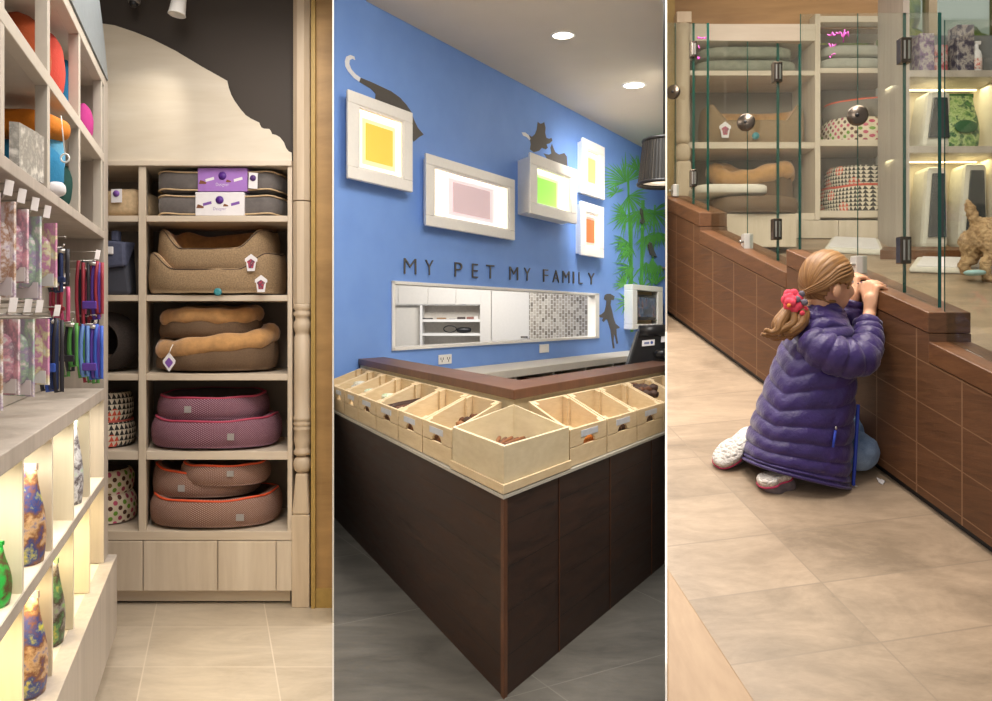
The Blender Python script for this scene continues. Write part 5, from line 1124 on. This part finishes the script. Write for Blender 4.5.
# bench corner at lower left, scrap of paper
g = G(); hB = .238
a, b = V((.518, 1.6, 0)), V((.425, 2.0, 0)); dB_ = (b - a); p = [a - dB_ * 1.2, a + dB_ * 1.15]
q = [p[0], p[1], V((p[1].x - .2, p[1].y, 0)), V((p[0].x - .6, p[0].y, 0))]
g.hexa([V((v.x, v.y, RZ(v.y) + .002)) for v in q] + [V((v.x, v.y, RZ(v.y) + hB)) for v in q]); solo('bench', g, wood('pale_bench_timber', '#a58462', '#bb9b78', 6, (1, .25, 1), .5), 'pale timber bench corner at the lower left of the tiled ramp', 'bench', bev=.004)
p0 = fl_(881, 482.5); g = G(); g.prism([p0 + V((x * .011, y * .02, .003 + .37 * y * .02)) for x, y in ((-1, -.3), (-.2, -1), (.5, -.4), (1.1, -.2), (.6, .5), (.1, .4), (-.5, 1))], (0, 0, .004)); solo('paper_scrap', g, M['card'], 'small torn white paper scrap on the floor by the knee of the girl', 'paper')
# ---------------------------------------------------------------- dog
dg_ = thing('dog', 'curly sand coloured dog with raised tail seen from behind through the glass', 'dog', fl_(985, 272))
def DP(px, py, Y=4.95): return W(px, py, Y)
k5 = 4.95 / F
g = G(); Yd = 4.95; zf = RZ(Yd)
def dcap(a, b, r1, r2): g.cap(V(a), V(b), r1, r2, 14)
hip = DP(982, 238); tailb = DP(975, 230)
g.cap(DP(988, 236), DP(1040, 228, 4.97), .115, .1, 16); g.cap(DP(1040, 228, 4.97), DP(1062, 205, 4.99), .075, .07, 14); g.ell(DP(1070, 196, 5.0), (.085, .09, .085), 20, 14); g.cap(DP(1074, 200, 5.0), DP(1090, 206, 5.0), .045, .03)
for dy, px in ((-.06, 984), (.07, 975)):
    o_ = V((0, dy, 0)); 
    zb_ = RZ(Yd + dy); hipq = DP(px + 2, 240) + o_; knee = DP(px + 3, 256) + o_; hock = DP(px - 5, 264) + o_; paw = V((DP(px - 3, 276).x, Yd + dy, zb_ + .022))
    g.cap(hipq, knee, .07, .05); g.cap(knee, hock, .045, .032); g.cap(hock, paw, .032, .028); g.cap(paw, paw + V((.03, -.01, -.003)), .028, .024)
for dy in (-.06, .07):
    px = 1042; o_ = V((0, dy, 0)); zb_ = RZ(4.97 + dy); s0 = DP(px, 236, 4.97) + o_; e0 = DP(px - 2, 254, 4.97) + o_; paw = V((DP(px, 270, 4.97).x, 4.97 + dy, zb_ + .022)); g.cap(s0, e0, .055, .036); g.cap(e0, paw, .034, .028); g.cap(paw, paw + V((.03, 0, 0)), .028, .022)
tl = [DP(979, 229), DP(976, 222), DP(972, 214), DP(969.5, 207), DP(967.5, 200.5)]
for i in range(4): g.cap(tl[i], tl[i + 1], (.035, .034, .034, .028)[i], (.034, .034, .028, .014)[i])
fur = NT('curly_sand_fur'); n_ = fur.noise(fur.coord(), 28, 4, .6, .8); fur.base(fur.ramp(n_, [(.3, '#8f6d4a'), (.7, '#cbac83')])); fur.rough(.95); fur.bump(n_, .9, .02)
bd = obj('dog_body', g, fur.m, dg_, remesh=.009, smooth=3, disp=(.03, .018)); sub_of(bd, dg_)
for s in (-1, 1):
    g = G(); q = DP(1066, 198, 5.0) + V((0, s * .085, .0)); g.cap(q + V((0, 0, .03)), q + V((-.01, s * .02, -.07)), .028, .02); obj('ear', g, fur.m, dg_, remesh=.008, disp=(.02, .02))
    g = G(); g.ell(DP(1081, 194, 5.0) + V((.01, s * .04, 0)), (.012, .012, .012)); obj('eye', g, M['black'], dg_)
g = G(); g.ell(DP(1094, 203, 5.0), (.018, .02, .016)); obj('nose', g, M['black'], dg_)
# ---------------------------------------------------------------- kneeling girl
ROOM = 0
gl_ = thing('person', 'kneeling child in quilted purple jacket and jeans peering over the pen wall', 'person', V((1.1, 2.8, RZ(2.8))))
skin = NT('skin'); n_ = skin.noise(skin.coord(), 12, 3); skin.base(skin.ramp(n_, [(.3, '#d09a78'), (.7, '#dcab8a')])); skin.rough(.5); skin.b.inputs['Subsurface Weight'].default_value = .12; skin.b.inputs['Subsurface Radius'].default_value = (.02, .008, .005)
phi = radians(25); fv = V((cos(phi), sin(phi), -.12)).normalized(); sv = fv.cross(V((0, 0, 1))).normalized(); uv_ = sv.cross(fv).normalized()
HC = W(826.5, 281, 2.83)
def H(f, s, u): return HC + fv * f + sv * s + uv_ * u
RH = Matrix((fv, sv, uv_)).transposed()
g = G()
g.ell(HC, (.092, .073, .098), 28, 18, 0, 1, RH)
g.ell(H(.04, 0, -.045), (.052, .056, .062), 24, 14, 0, 1, RH)            # lower face
g.ell(H(.062, 0, -.078), (.026, .03, .022), 16, 10, 0, 1, RH)            # chin
g.cap(H(.085, 0, .012), H(.106, 0, -.022), .009, .013)                  # nose
g.ell(H(.086, 0, -.052), (.012, .022, .008), 14, 8, 0, 1, RH)            # mouth
for s in (-1, 1):
    g.ell(H(.066, s * .036, -.03), (.024, .024, .024), 14, 10, 0, 1, RH)  # cheek
    g.ell(H(-.026, s * .073, -.04), (.018, .011, .028), 16, 10, 0, 1, RH)  # ear
NB = W(818, 318, 2.83)
g.cap(H(-.03, 0, -.07), NB, .043, .05)
hip = W(795, 440, 2.84); g.cap(NB + V((-.01, 0, -.11)), hip, .07, .10)
SN, SF = W(816, 348, 2.745), W(828, 345, 2.93)
g.cap(NB + V((0, 0, -.05)), SN, .04, .036); g.cap(NB + V((0, 0, -.05)), SF, .04, .036)
EN, EF = W(862, 358, 2.715), W(852, 355, 3.0); WN, WF = W(869.5, 313, 2.835), W(851, 311, 2.915)
g.cap(SN, EN, .042, .034); g.cap(EN, WN, .032, .022); g.cap(SF, EF, .042, .034); g.cap(EF, WF, .032, .022)
for dy, kx_ in ((2.83, 859), (2.96, 853)):
    fl0 = RZ(dy); K = V(((kx_ - PX0) * dy / F, dy, fl0 + .062)); hp = hip + V((0, dy - 2.85, 0)); an = V(((785 - PX0) * dy / F, dy, fl0 + .05)) if dy < 2.9 else W(757, 446, 2.91)
    g.cap(hp, K, .06, .05); g.cap(K, an, .05, .034); g.cap(an, an + V((-.06, 0, -.004)), .03, .024)
# hands: palm, four bent fingers over the cap and a thumb, each
along = V((-.2825, 1, SL)).normalized(); into = V((.962, .272, 0))
TIPS = []
def hand(Wr, Yk, order, tuck, sgn):
    top = WP(Yk, 0, .645); 
    K0 = top + into * -.004 + V((0, 0, .012))                            # knuckle line sits on the front edge of the cap
    g.cap(Wr, (Wr + K0) / 2, .021, .024); 
    for i in range(4):
        o_ = along * (.0165 * (i - 1.5)) * sgn
        b = K0 + o_ + V((0, 0, (.001, .004, .003, -.002)[i])); L = (.052, .058, .054, .042)[i] * .86
        g.cap(Wr + (K0 - Wr) * .35 + o_ * .6, b, .0125, .0095, 10)
        m = b + into * L * .5 + V((0, 0, .002)) + o_ * .12; e = b + into * L * .98 + V((0, 0, -.006)) + o_ * .2
        g.cap(b, m, .0088, .0078, 10); g.cap(m, e, .0078, .0066, 10); TIPS.append(e + into * .0015 + V((0, 0, .0045)))
    th0 = Wr + (K0 - Wr) * .35 - along * sgn * .022; th1 = th0 + (K0 - Wr) * .35 - along * sgn * .018 - into * .006; th2 = th1 + V((0, 0, .022)) - along * sgn * .004 + into * tuck
    g.cap(th0, th1, .0125, .0098, 10); g.cap(th1, th2, .0098, .0076, 10); TIPS.append(th2 - into * .005 + V((0, 0, .003)))
hand(WN, 2.853, 0, .004, -1); hand(WF, 2.945, 0, .0, 1)
body = obj('body', g, skin.m, gl_, remesh=.0042, smooth=3); sub_of(body, gl_)
for i, p in enumerate(TIPS):
    gg_ = G(); gg_.ell(p, (.0055, .0045, .0018), 10, 6); obj('fingernail', gg_, plain('nail_varnish%d' % i, '#b58a92' if i != 9 else '#4a3a4e', .2), body)
for s in (-1, 1):
    gg_ = G(); gg_.ell(H(.083, s * .03, .008), (.009, .013, .009), 14, 10, 0, 1, RH); e_ = obj('eye', gg_, M['white'], body); sub_of(e_, gl_)
    gg_ = G(); gg_.ell(H(.0905, s * .031, .008), (.003, .0055, .0055), 12, 8, 0, 1, RH); obj('iris', gg_, plain('iris_brown', '#4a3526', .2), body)
    gg_ = G(); gg_.cap(H(.088, s * .018, .027), H(.08, s * .046, .026), .0032, .002); obj('eyebrow', gg_, plain('brow_brown', '#7a5a3a', .8), body)
gg_ = G(); gg_.ell(H(.0935, 0, -.052), (.006, .017, .006), 14, 8, 0, 1, RH); obj('lips', gg_, plain('lip_pink', '#b96d66', .4), body)
# hair
hair = NT('light_brown_hair'); co = hair.coord('UV'); m_ = hair.mapping(co, (70, 2.2, 1)); n1 = hair.noise(m_, 1.0, 4, .6, .25); n2 = hair.noise(hair.mapping(co, (9, 1.2, 1)), 1.0, 3)
hair.base(hair.ramp(hair.math('ADD', hair.math('MULTIPLY', n1, .6), hair.math('MULTIPLY', n2, .4)), [(.32, '#5e3d1f'), (.5, '#8d6235'), (.68, '#b88a55')])); hair.rough(.42); hair.bump(n1, .7, .006)
g = G(); NR, NS = 40, 72; pole = V((-.82, .12, -.42)).normalized()         # strands run towards the gathered tail
px_ = pole.cross(V((0, 1, 0))).normalized(); py_ = pole.cross(px_)
rings = []; uvs = []
for i in range(NR + 1):
    th = pi * i / NR; ring = []
    for j in range(NS + 1):
        b = 2 * pi * j / NS; d = pole * cos(th) + (px_ * cos(b) + py_ * sin(b)) * sin(th)
        k = 1 + .012 * sin(b * 23 + 2 * sin(th * 3)) * sin(th)
        low = max(0, -d.z - .3) * .12
        ring.append(H(d.x * (.102 - .009 * max(0, d.x)) * k, d.y * .0815 * (k - low), d.z * .107 * (k - low) + .002)); uvs.append((j / NS, i / NR))
    rings.append(ring)
n0 = NS + 1; vs = [p for r in rings for p in r]; fs = []
def keep(p):
    q = p - HC; f, s, u = q.dot(fv) / .102, q.dot(sv) / .0815, q.dot(uv_) / .107
    if -.5 < f < .2 and -.7 < u < -.12 and abs(s) > .5: return False
    if f < .02: return u > -1.0
    if f < .2: return u > -.2 + .0 * f
    return u > -.2 + .95 * (f - .2) / .6 - .08 * abs(s)
for i in range(NR):
    for j in range(NS):
        q = [i * n0 + j, i * n0 + j + 1, (i + 1) * n0 + j + 1, (i + 1) * n0 + j]
        if keep(sum((vs[x] for x in q), V((0, 0, 0))) / 4): fs.append(q)
g.add(vs, fs, 0, True, uvs); hr = obj('hair', g, hair.m, gl_, solid=.006); sub_of(hr, gl_)
T0 = W(799, 296, 2.79)
rh = random.Random(4)
def hair_strand(pts, r, n=10, name='ponytail'):
    pts = [V(p) for p in pts]; P = []
    for i in range(len(pts) - 1):
        for s in range(5):
            t = s / 5; p0 = pts[max(i - 1, 0)]; p1, p2 = pts[i], pts[i + 1]; p3 = pts[min(i + 2, len(pts) - 1)]
            P.append(.5 * ((2 * p1) + (p2 - p0) * t + (2 * p0 - 5 * p1 + 4 * p2 - p3) * t * t + (3 * p1 - p0 - 3 * p2 + p3) * t ** 3))
    P.append(pts[-1]); N = len(P); g = G()
    rr_ = [max(.0015, r * (.55 + .6 * sin(pi * min(1, .15 + i / (N - 1) * .9)))) for i in range(N)]
    g.tube(P, rr_, n); nn = n
    for idx in range(len(g.v)): g.uv[idx] = ((idx % nn) / nn * .25, (idx // nn) / N)
    return g
pg = G()
for k in range(20):
    a, b, c = rh.uniform(-1, 1), rh.uniform(-1, 1), rh.uniform(-1, 1)
    pts = [T0 + V((.0, 0, 0)), W(796 + 5 * a, 304, 2.775 + .014 * b), W(794 + 12 * a, 313, 2.765 + .024 * b), W(790 + 14 * a + 4 * c, 323, 2.755 + .028 * b), W(785 + 12 * a - 4 * c, 332 + 3 * b, 2.75 + .03 * b), W(780 + 12 * a, 337 + 4 * b - 2 * abs(a), 2.75 + .025 * b), W(775 + 13 * a + 4 * c, 333 + 4 * b, 2.75 + .02 * b)]
    s = hair_strand(pts, .0125); o0 = len(pg.v); pg.v += s.v; pg.f += [[o0 + i for i in f] for f in s.f]; pg.mi += s.mi; pg.sm += s.sm
    for q, u in s.uv.items(): pg.uv[o0 + q] = u
obj('ponytail', pg, hair.m, hr)
def HS(f, s, u, k=1.0):
    q = sqrt(f * f + s * s + u * u); f, s, u = f / q, s / q, u / q; return H(f * (.102 - .009 * max(0, f)) * k, s * .0815 * k, u * .107 * k)
for k in range(4):
    s = hair_strand([HS(.35, .72 - .12 * k, .6 + .05 * k), HS(.6, .66 - .12 * k, .42 + .06 * k), HS(.74, .6 - .12 * k, .2 + .09 * k)], .0042, 8); obj('fringe_lock', s, hair.m, hr)
for k in range(4):
    s = hair_strand([HS(.5, .75, .38 + .12 * k), HS(.15, .95, .2 + .13 * k), HS(-.3, .9, -.02 + .12 * k), HS(-.68, .6, -.36 + .08 * k, 1.02), T0 + V((.004, 0, .004 * k))], .0075, 8); obj('swept_lock', s, hair.m, hr)
# hair tie: crocheted flower
coral = plain('coral_yarn', '#e8485f', .85, var=.15, scale=120, bump=.5, bscale=260); ht = W(792, 301, 2.755)
tie = G()
def petals(n, R, r, ph, m, nm, par, off=0.0, ctr=ht):
    g = G()
    for i in range(n):
        a = 2 * pi * i / n + ph; g.ell(ctr + V((R * cos(a) * .9, -off + .01 * sin(a), R * sin(a) * 1.05)), (r, r * .8, r * 1.05), 14, 10)
    return obj(nm, g, m, par, remesh=.0035, smooth=2)
tieo = petals(7, .026, .0165, .3, coral, 'hair_tie', gl_, .004); sub_of(tieo, gl_)
petals(5, .012, .013, 0, coral, 'coral_petals', tieo, .016, ht + V((-.012, 0, .004)))
petals(3, .016, .012, 1.2, plain('grey_yarn', '#6d6572', .85, bump=.5), 'grey_petals', tieo, .014, ht + V((.026, 0, .008)))
petals(2, .008, .008, .5, plain('orange_yarn', '#e58a3a', .85, bump=.5), 'orange_knot', tieo, .026, ht + V((-.016, 0, -.012)))
petals(3, .012, .01, .2, coral, 'coral_loop', tieo, .01, ht + V((.03, -.004, -.03)))
# jacket
jk = NT('purple_quilted_nylon'); co = jk.coord(); n1 = jk.noise(co, 70, 4, .6, .6); n2 = jk.noise(co, 10, 3)
jk.base(jk.ramp(n2, [(.3, '#2a1656'), (.7, '#371f6a')])); jk.rough(.42); jk.b.inputs['Sheen Weight'].default_value = .25; jk.bump(n1, .45, .006)
RG = [((811, 291), (843, 312), .052), ((807, 300), (846, 321), .06), ((800, 312), (850, 334), .105), ((790, 333), (853, 350), .135), ((780, 356), (851, 373), .14), ((769, 384), (849, 401), .142), ((759, 411), (847, 430), .15), ((751, 434), (845, 456), .158), ((745, 453), (843, 476), .165), ((745, 459), (843, 483), .165)]
def interp(t):
    x = t * (len(RG) - 1); i = min(int(x), len(RG) - 2); f = x - i; a, b = RG[i], RG[i + 1]
    def l(p, q): return p + (q - p) * f
    return (l(a[0][0], b[0][0]), l(a[0][1], b[0][1])), (l(a[1][0], b[1][0]), l(a[1][1], b[1][1])), l(a[2], b[2])
NRg, NSg = 230, 128; rings = []
YB_ = 2.835
for i in range(NRg + 1):
    t = i / NRg; Lp, Rp, hy = interp(t); A, B = W(*Lp, YB_), W(*Rp, YB_); C_ = (A + B) / 2; e1 = (B - A) / 2; ring = []
    for j in range(NSg):
        th = 2 * pi * j / NSg; ct_, st_ = cos(th), sin(th); e = .8
        dx = math.copysign(abs(ct_) ** e, ct_); dy = math.copysign(abs(st_) ** e, st_)
        n_ = (e1.normalized() * dx + V((0, 1, 0)) * dy).normalized()
        chev = abs(th - 1.22 * pi) / pi; fade = max(0, 1 - max(0, t - .22) / .62)
        ph = t * 15.5 + chev * 4.6 * fade + (1 - fade) * .9 * chev
        bf = abs(sin(pi * ph)) ** .55
        amp = .0105 if .2 < t < .95 else .005
        seam = 1 - math.exp(-((th - 1.22 * pi) / .05) ** 2) * (1 if t < .6 else 0) * .8
        pseam = 1 - math.exp(-((th - 1.57 * pi) / .045) ** 2) * (1 if t > .45 else 0) * .7
        wr = .0018 * sin(th * 13 + t * 21) * sin(t * 33 + th * 3)
        ring.append(C_ + e1 * dx + V((0, hy * dy, 0)) + n_ * ((bf - .6) * amp * seam * pseam + wr))
    rings.append(ring)
last = rings[-1]; cc = sum(last, V((0, 0, 0))) / len(last)
rings.append([cc + (p - cc) * .93 + V((0, 0, .006)) for p in last]); rings.append([cc + (p - cc) * .9 + V((0, 0, .05)) for p in last])
first = rings[0]; c0 = sum(first, V((0, 0, 0))) / len(first)
rings.insert(0, [c0 + (p - c0) * .86 + V((0, 0, .0)) for p in first]); rings.insert(0, [c0 + (p - c0) * .8 + V((0, 0, -.03)) for p in first])
g = G(); g.loft(rings); jo = obj('jacket', g, jk.m, gl_); sub_of(jo, gl_)
def curve(pts, n=14):
    pts = [V(p) for p in pts]; P = []
    for i in range(len(pts) - 1):
        for s in range(n):
            t = s / n; p0 = pts[max(i - 1, 0)]; p1, p2 = pts[i], pts[i + 1]; p3 = pts[min(i + 2, len(pts) - 1)]
            P.append(.5 * ((2 * p1) + (p2 - p0) * t + (2 * p0 - 5 * p1 + 4 * p2 - p3) * t * t + (3 * p1 - p0 - 3 * p2 + p3) * t ** 3))
    P.append(pts[-1]); return P
def sleeve(pts, rad, nb):
    P = curve(pts, 22); N = len(P); g = G(); rs = []
    for i in range(N):
        t = i / (N - 1) * (len(rad) - 1); k = min(int(t), len(rad) - 2); r = rad[k] + (rad[k + 1] - rad[k]) * (t - k)
        rs.append(r + .0085 * (abs(sin(pi * nb * i / (N - 1))) ** .55 - .6))
    g.tube(P, rs, 28)
    return obj('jacket_sleeve', g, jk.m, jo, disp=(.012, .03))
sleeve([W(806, 338, 2.755), W(822, 350, 2.715), W(843, 358, 2.695), W(860, 357, 2.70), W(867, 343, 2.745), W(867.5, 332, 2.785), W(867.5, 321, 2.812)], [.045, .066, .066, .062, .052, .048, .042], 9)
sleeve([W(828, 338, 2.93), W(842, 350, 2.97), W(850, 352, 2.98), W(853, 338, 2.95), W(852, 314, 2.925), W(853, 302, 2.93)], [.055, .062, .055, .05, .042, .034], 7)
bl = plain('blue_zip', '#2f49c0', .45)
def jsurf(th, t, o=.012):
    Lp, Rp, hy = interp(t); A, B = W(*Lp, YB_), W(*Rp, YB_); C_ = (A + B) / 2; e1 = (B - A) / 2; e = .8
    dx = math.copysign(abs(cos(th)) ** e, cos(th)); dy = math.copysign(abs(sin(th)) ** e, sin(th))
    return C_ + e1 * dx * (1 + o / .16) + V((0, hy * dy * (1 + o / .16), 0))
g = G(); g.tube([jsurf(1.875 * pi, .56 + .44 * i / 16, .011) for i in range(17)], .0062, 8); z = obj('blue_zip', g, bl, jo)
q = jsurf(1.875 * pi, 1.0, .016); g = G(); g.box(q.x - .004, q.x + .004, q.y - .008, q.y - .002, q.z - .014, q.z + .012); obj('zip_pull', g, M['chrome'], jo)
g = G(); g.tube([jsurf(1.57 * pi, .67, .010), jsurf(1.565 * pi, .74, .012)], .0045, 8); obj('pocket_pull', g, bl, jo)
q = jsurf(1.57 * pi, .66, .011); g = G(); g.ell(q, (.004, .003, .006)); obj('pocket_slider', g, M['chrome'], jo)
g = G(); g.tube([jsurf(2 * pi * i / 60, 1.0, .004) for i in range(60)], .0055, 8, 0, True); obj('hem_binding', g, jk.m, jo)
# jeans
dn = NT('washed_denim'); co = dn.coord(); n1 = dn.noise(co, 9, 4); n2 = dn.noise(co, 260, 2); dn.base(dn.ramp(dn.math('ADD', dn.math('MULTIPLY', n1, .8), dn.math('MULTIPLY', n2, .2)), [(.34, '#506a90'), (.66, '#94aac6')])); dn.rough(.85); dn.bump(n2, .3, .003)
g = G()
for dy, kx_ in ((2.83, 859), (2.96, 853)):
    fl0 = RZ(dy); K = V(((kx_ - PX0) * dy / F, dy, fl0 + .0735)); hp = W(797, 446, dy + (.0 if dy < 2.9 else -.05)); an = V(((790 - PX0) * dy / F, dy, fl0 + .066)) if dy < 2.9 else W(766, 452, 2.91)
    g.cap(hp, K, .068, .07); g.cap(K, an, .062, .048)
g.cap(W(797, 446, 2.80), W(797, 446, 2.89), .085, .085)
obj('jeans', g, dn.m, gl_, remesh=.008, smooth=2, disp=(.012, .045))
# shoes
sl = NT('white_rubber_sole'); v = sl.node('ShaderNodeTexVoronoi', feature='DISTANCE_TO_EDGE'); sl.l.new(sl.coord(), v.inputs['Vector']); v.inputs['Scale'].default_value = 55; sl.base(sl.ramp(v.outputs['Distance'], [(.0, '#e8e2dc'), (.12, '#cfc6bf')])); sl.rough(.6); sl.bump(v.outputs['Distance'], 1.0, .01)
grey = plain('grey_shoe_fabric', '#6d6268', .8, var=.2, scale=80); pinkt = plain('pink_trim', '#c23a62', .6)
def shoe(toe, heel, nrm, wid, lab):
    toe, heel, nrm = V(toe), V(heel), V(nrm).normalized(); L = heel - toe; x = L.normalized(); nrm = (nrm - x * nrm.dot(x)).normalized(); y = nrm.cross(x)
    out = []
    for i in range(40):
        a = 2 * pi * i / 40; s = (1 - cos(a)) / 2; w = wid / 2 * (1.0 - .22 * math.exp(-((s - .6) / .18) ** 2)) * (1 if s < .5 else .86)
        out.append(toe + L * s + y * w * math.copysign(abs(sin(a)) ** .7, sin(a)))
    g = G(); g.loft([[p - nrm * .016 for p in out], out, [p + (toe + L * .5 - p) * .06 + nrm * .006 for p in out]], 0, True, True)
    so = obj('shoe', g, sl.m, gl_); so['label'] = lab; sub_of(so, gl_)
    c = toe + L * .5; rings = []
    for k, (sc_, h) in enumerate(((.97, -.014), (1.0, -.03), (.92, -.05), (.7, -.07), (.4, -.08))): rings.append([c + (p - c) * sc_ + nrm * h + L * (.06 * k) for p in out])
    g = G(); g.loft(rings); obj('shoe_upper', g, grey, so)
    g = G(); g.tube([c + (p - c) * 1.0 - nrm * .018 for p in out], .0035, 6, 0, True); obj('pink_trim', g, pinkt, so)
shoe(W(716, 463, 2.845), W(755, 428, 2.90), (-.62, -.62, .25), .098, 'white hex-soled shoe turned sole out')
zf = RZ(2.73); shoe(V(((757 - PX0) * 2.73 / F, 2.72, zf + .03)), V(((790 - PX0) * 2.73 / F, 2.73, zf + .06)), (-.35, -.25, 1), .085, 'grey shoe tucked under the jacket hem')
# =================================================================== partitions, light and finish
ROOM = 0
def wedge(pxa, pxb, Ya, Yb, z0, z1):
    a0, a1 = (pxa - PX0) / F, (pxb - PX0) / F
    return G().hexa([V((a0 * Ya, Ya, z0)), V((a1 * Ya, Ya, z0)), V((a1 * Yb, Yb, z0)), V((a0 * Yb, Yb, z0)), V((a0 * Ya, Ya, z1)), V((a1 * Ya, Ya, z1)), V((a1 * Yb, Yb, z1)), V((a0 * Yb, Yb, z1))])
struct('wall_partition_left', wedge(332.4, 333.8, 3.9, 6.8, -.1, 5.2), M['offwhite'])
struct('wall_partition_right', wedge(665.4, 667.0, 4.1, 14.6, -.1, 5.2), M['offwhite'])
struct('trim_8', wedge(332.2, 334.0, .9, 3.9, -.1, .003), M['satin'])
g = wedge(665.2, 667.2, .9, 4.1, -.1, .003); 
for v in g.v[4:]: v.z = RZ(v.y) + .003
struct('trim_9', g, M['satin'])
wd = bpy.data.worlds.new('world'); SC.world = wd; wd.use_nodes = True
bgn = wd.node_tree.nodes['Background']; bgn.inputs[0].default_value = (1.0, .95, .9, 1); bgn.inputs[1].default_value = .43
def arealight(n, loc, size, p, col, sy=None): return area(n, loc, size, p, col, size_y=sy)
Z_LIT1 = CZ - (79 - PY0) * 5.45 / F; Z_LIT2 = CZ - (155 - PY0) * 5.45 / F
# bay 1
area('ceiling_panel_light', (-1.25, 2.9, 3.1), .5, 22, (1, .95, .89), size_y=1.2)
spot('track_light', W(178.5, 12, 3.86), W(120, 150, 4.14), 13, 62, .8, (1, .94, .84), .04)
for z in (1.125, .757):
    for a, b in ((1.32, 1.66), (1.68, 2.01), (2.04, 2.37), (2.4, 2.73), (2.76, 3.09), (3.12, 3.45)):
        area('cell_light', LU((a + b) / 2, .16, z), .28, 1.7, (1, .93, .74) if z > .9 else (1, .84, .5), size_y=.1)
a_ = area('front_fill_light', (-.75, 1.35, 3.0), .6, 18, (1, .95, .89)); a_.rotation_euler = (V((-1.3, 4.3, .9)) - V((-.75, 1.35, 3.0))).to_track_quat('-Z', 'Y').to_euler()  # added fill lamp, unseen, brightens the shelf interiors from the front
# bay 2
area('ceiling_panel_light', (.5, 4.4, 4.1), 1.0, 98, (1, .96, .9), size_y=1.6)
b_ = area('front_fill_light', (.05, 1.9, 4.05), .8, 75, (1, .96, .9)); b_.rotation_euler = (V((-.2, 8, 2.6)) - V((.05, 1.9, 4.05))).to_track_quat('-Z', 'Y').to_euler()  # added fill lamp out of view, lifts the blue wall and frames
c_ = area('far_fill_light', (1.45, 9.0, 4.1), 1.0, 60, (1, .95, .87), size_y=.7, spread=75); c_.rotation_euler = (V((2.35, 13.0, 1.9)) - V((1.45, 9.0, 4.1))).to_track_quat('-Z', 'Y').to_euler()  # added lamp to brighten the far end of the blue wall
area('office_fill_light', (-.3, 10.6, 2.35), 1.5, 60, (1, .95, .88), rot=(radians(72), 0, 0), size_y=.5)  # unseen lamp added to light the cupboard fronts and shelves
# bay 3
struct('ceiling_right', G().hexa([V((.25, 1.2, 4.3)), V((6, 1.2, 4.3)), V((6, 7.4, 4.9)), V((1.55, 7.4, 4.9)), V((.25, 1.2, 4.4)), V((6, 1.2, 4.4)), V((6, 7.4, 5.0)), V((1.55, 7.4, 5.0))]), M['offwhite'])
struct('wall_side_right', G().box(5.9, 6, 1.2, 7.4, -.1, 4.9), M['offwhite'])
area('ceiling_panel_light', (1.15, 2.7, 4.1), .9, 80, (1, .9, .78), size_y=1.4)
area('pen_light', (2.3, 3.7, 4.2), 1.2, 32, (1, .9, .78), size_y=1.4)
area('lit_cell_light', V((3.2, 5.65, Z_LIT1)),   .9, 2.5, (1, .88, .6), size_y=.1)
area('lit_cell_light', V((3.2, 5.65, Z_LIT2)),   .9, 2.5, (1, .85, .5), size_y=.1)
sun = bpy.data.lights.new('daylight', 'AREA'); sun.energy = 35; sun.size = 2; so_ = bpy.data.objects.new('daylight', sun); COL.objects.link(so_); so_.location = (3.8, 6.3, 4.8); so_.rotation_euler = (radians(35), 0, 0)
for o in list(bpy.data.objects):
    if '_l' in o: del o['_l']
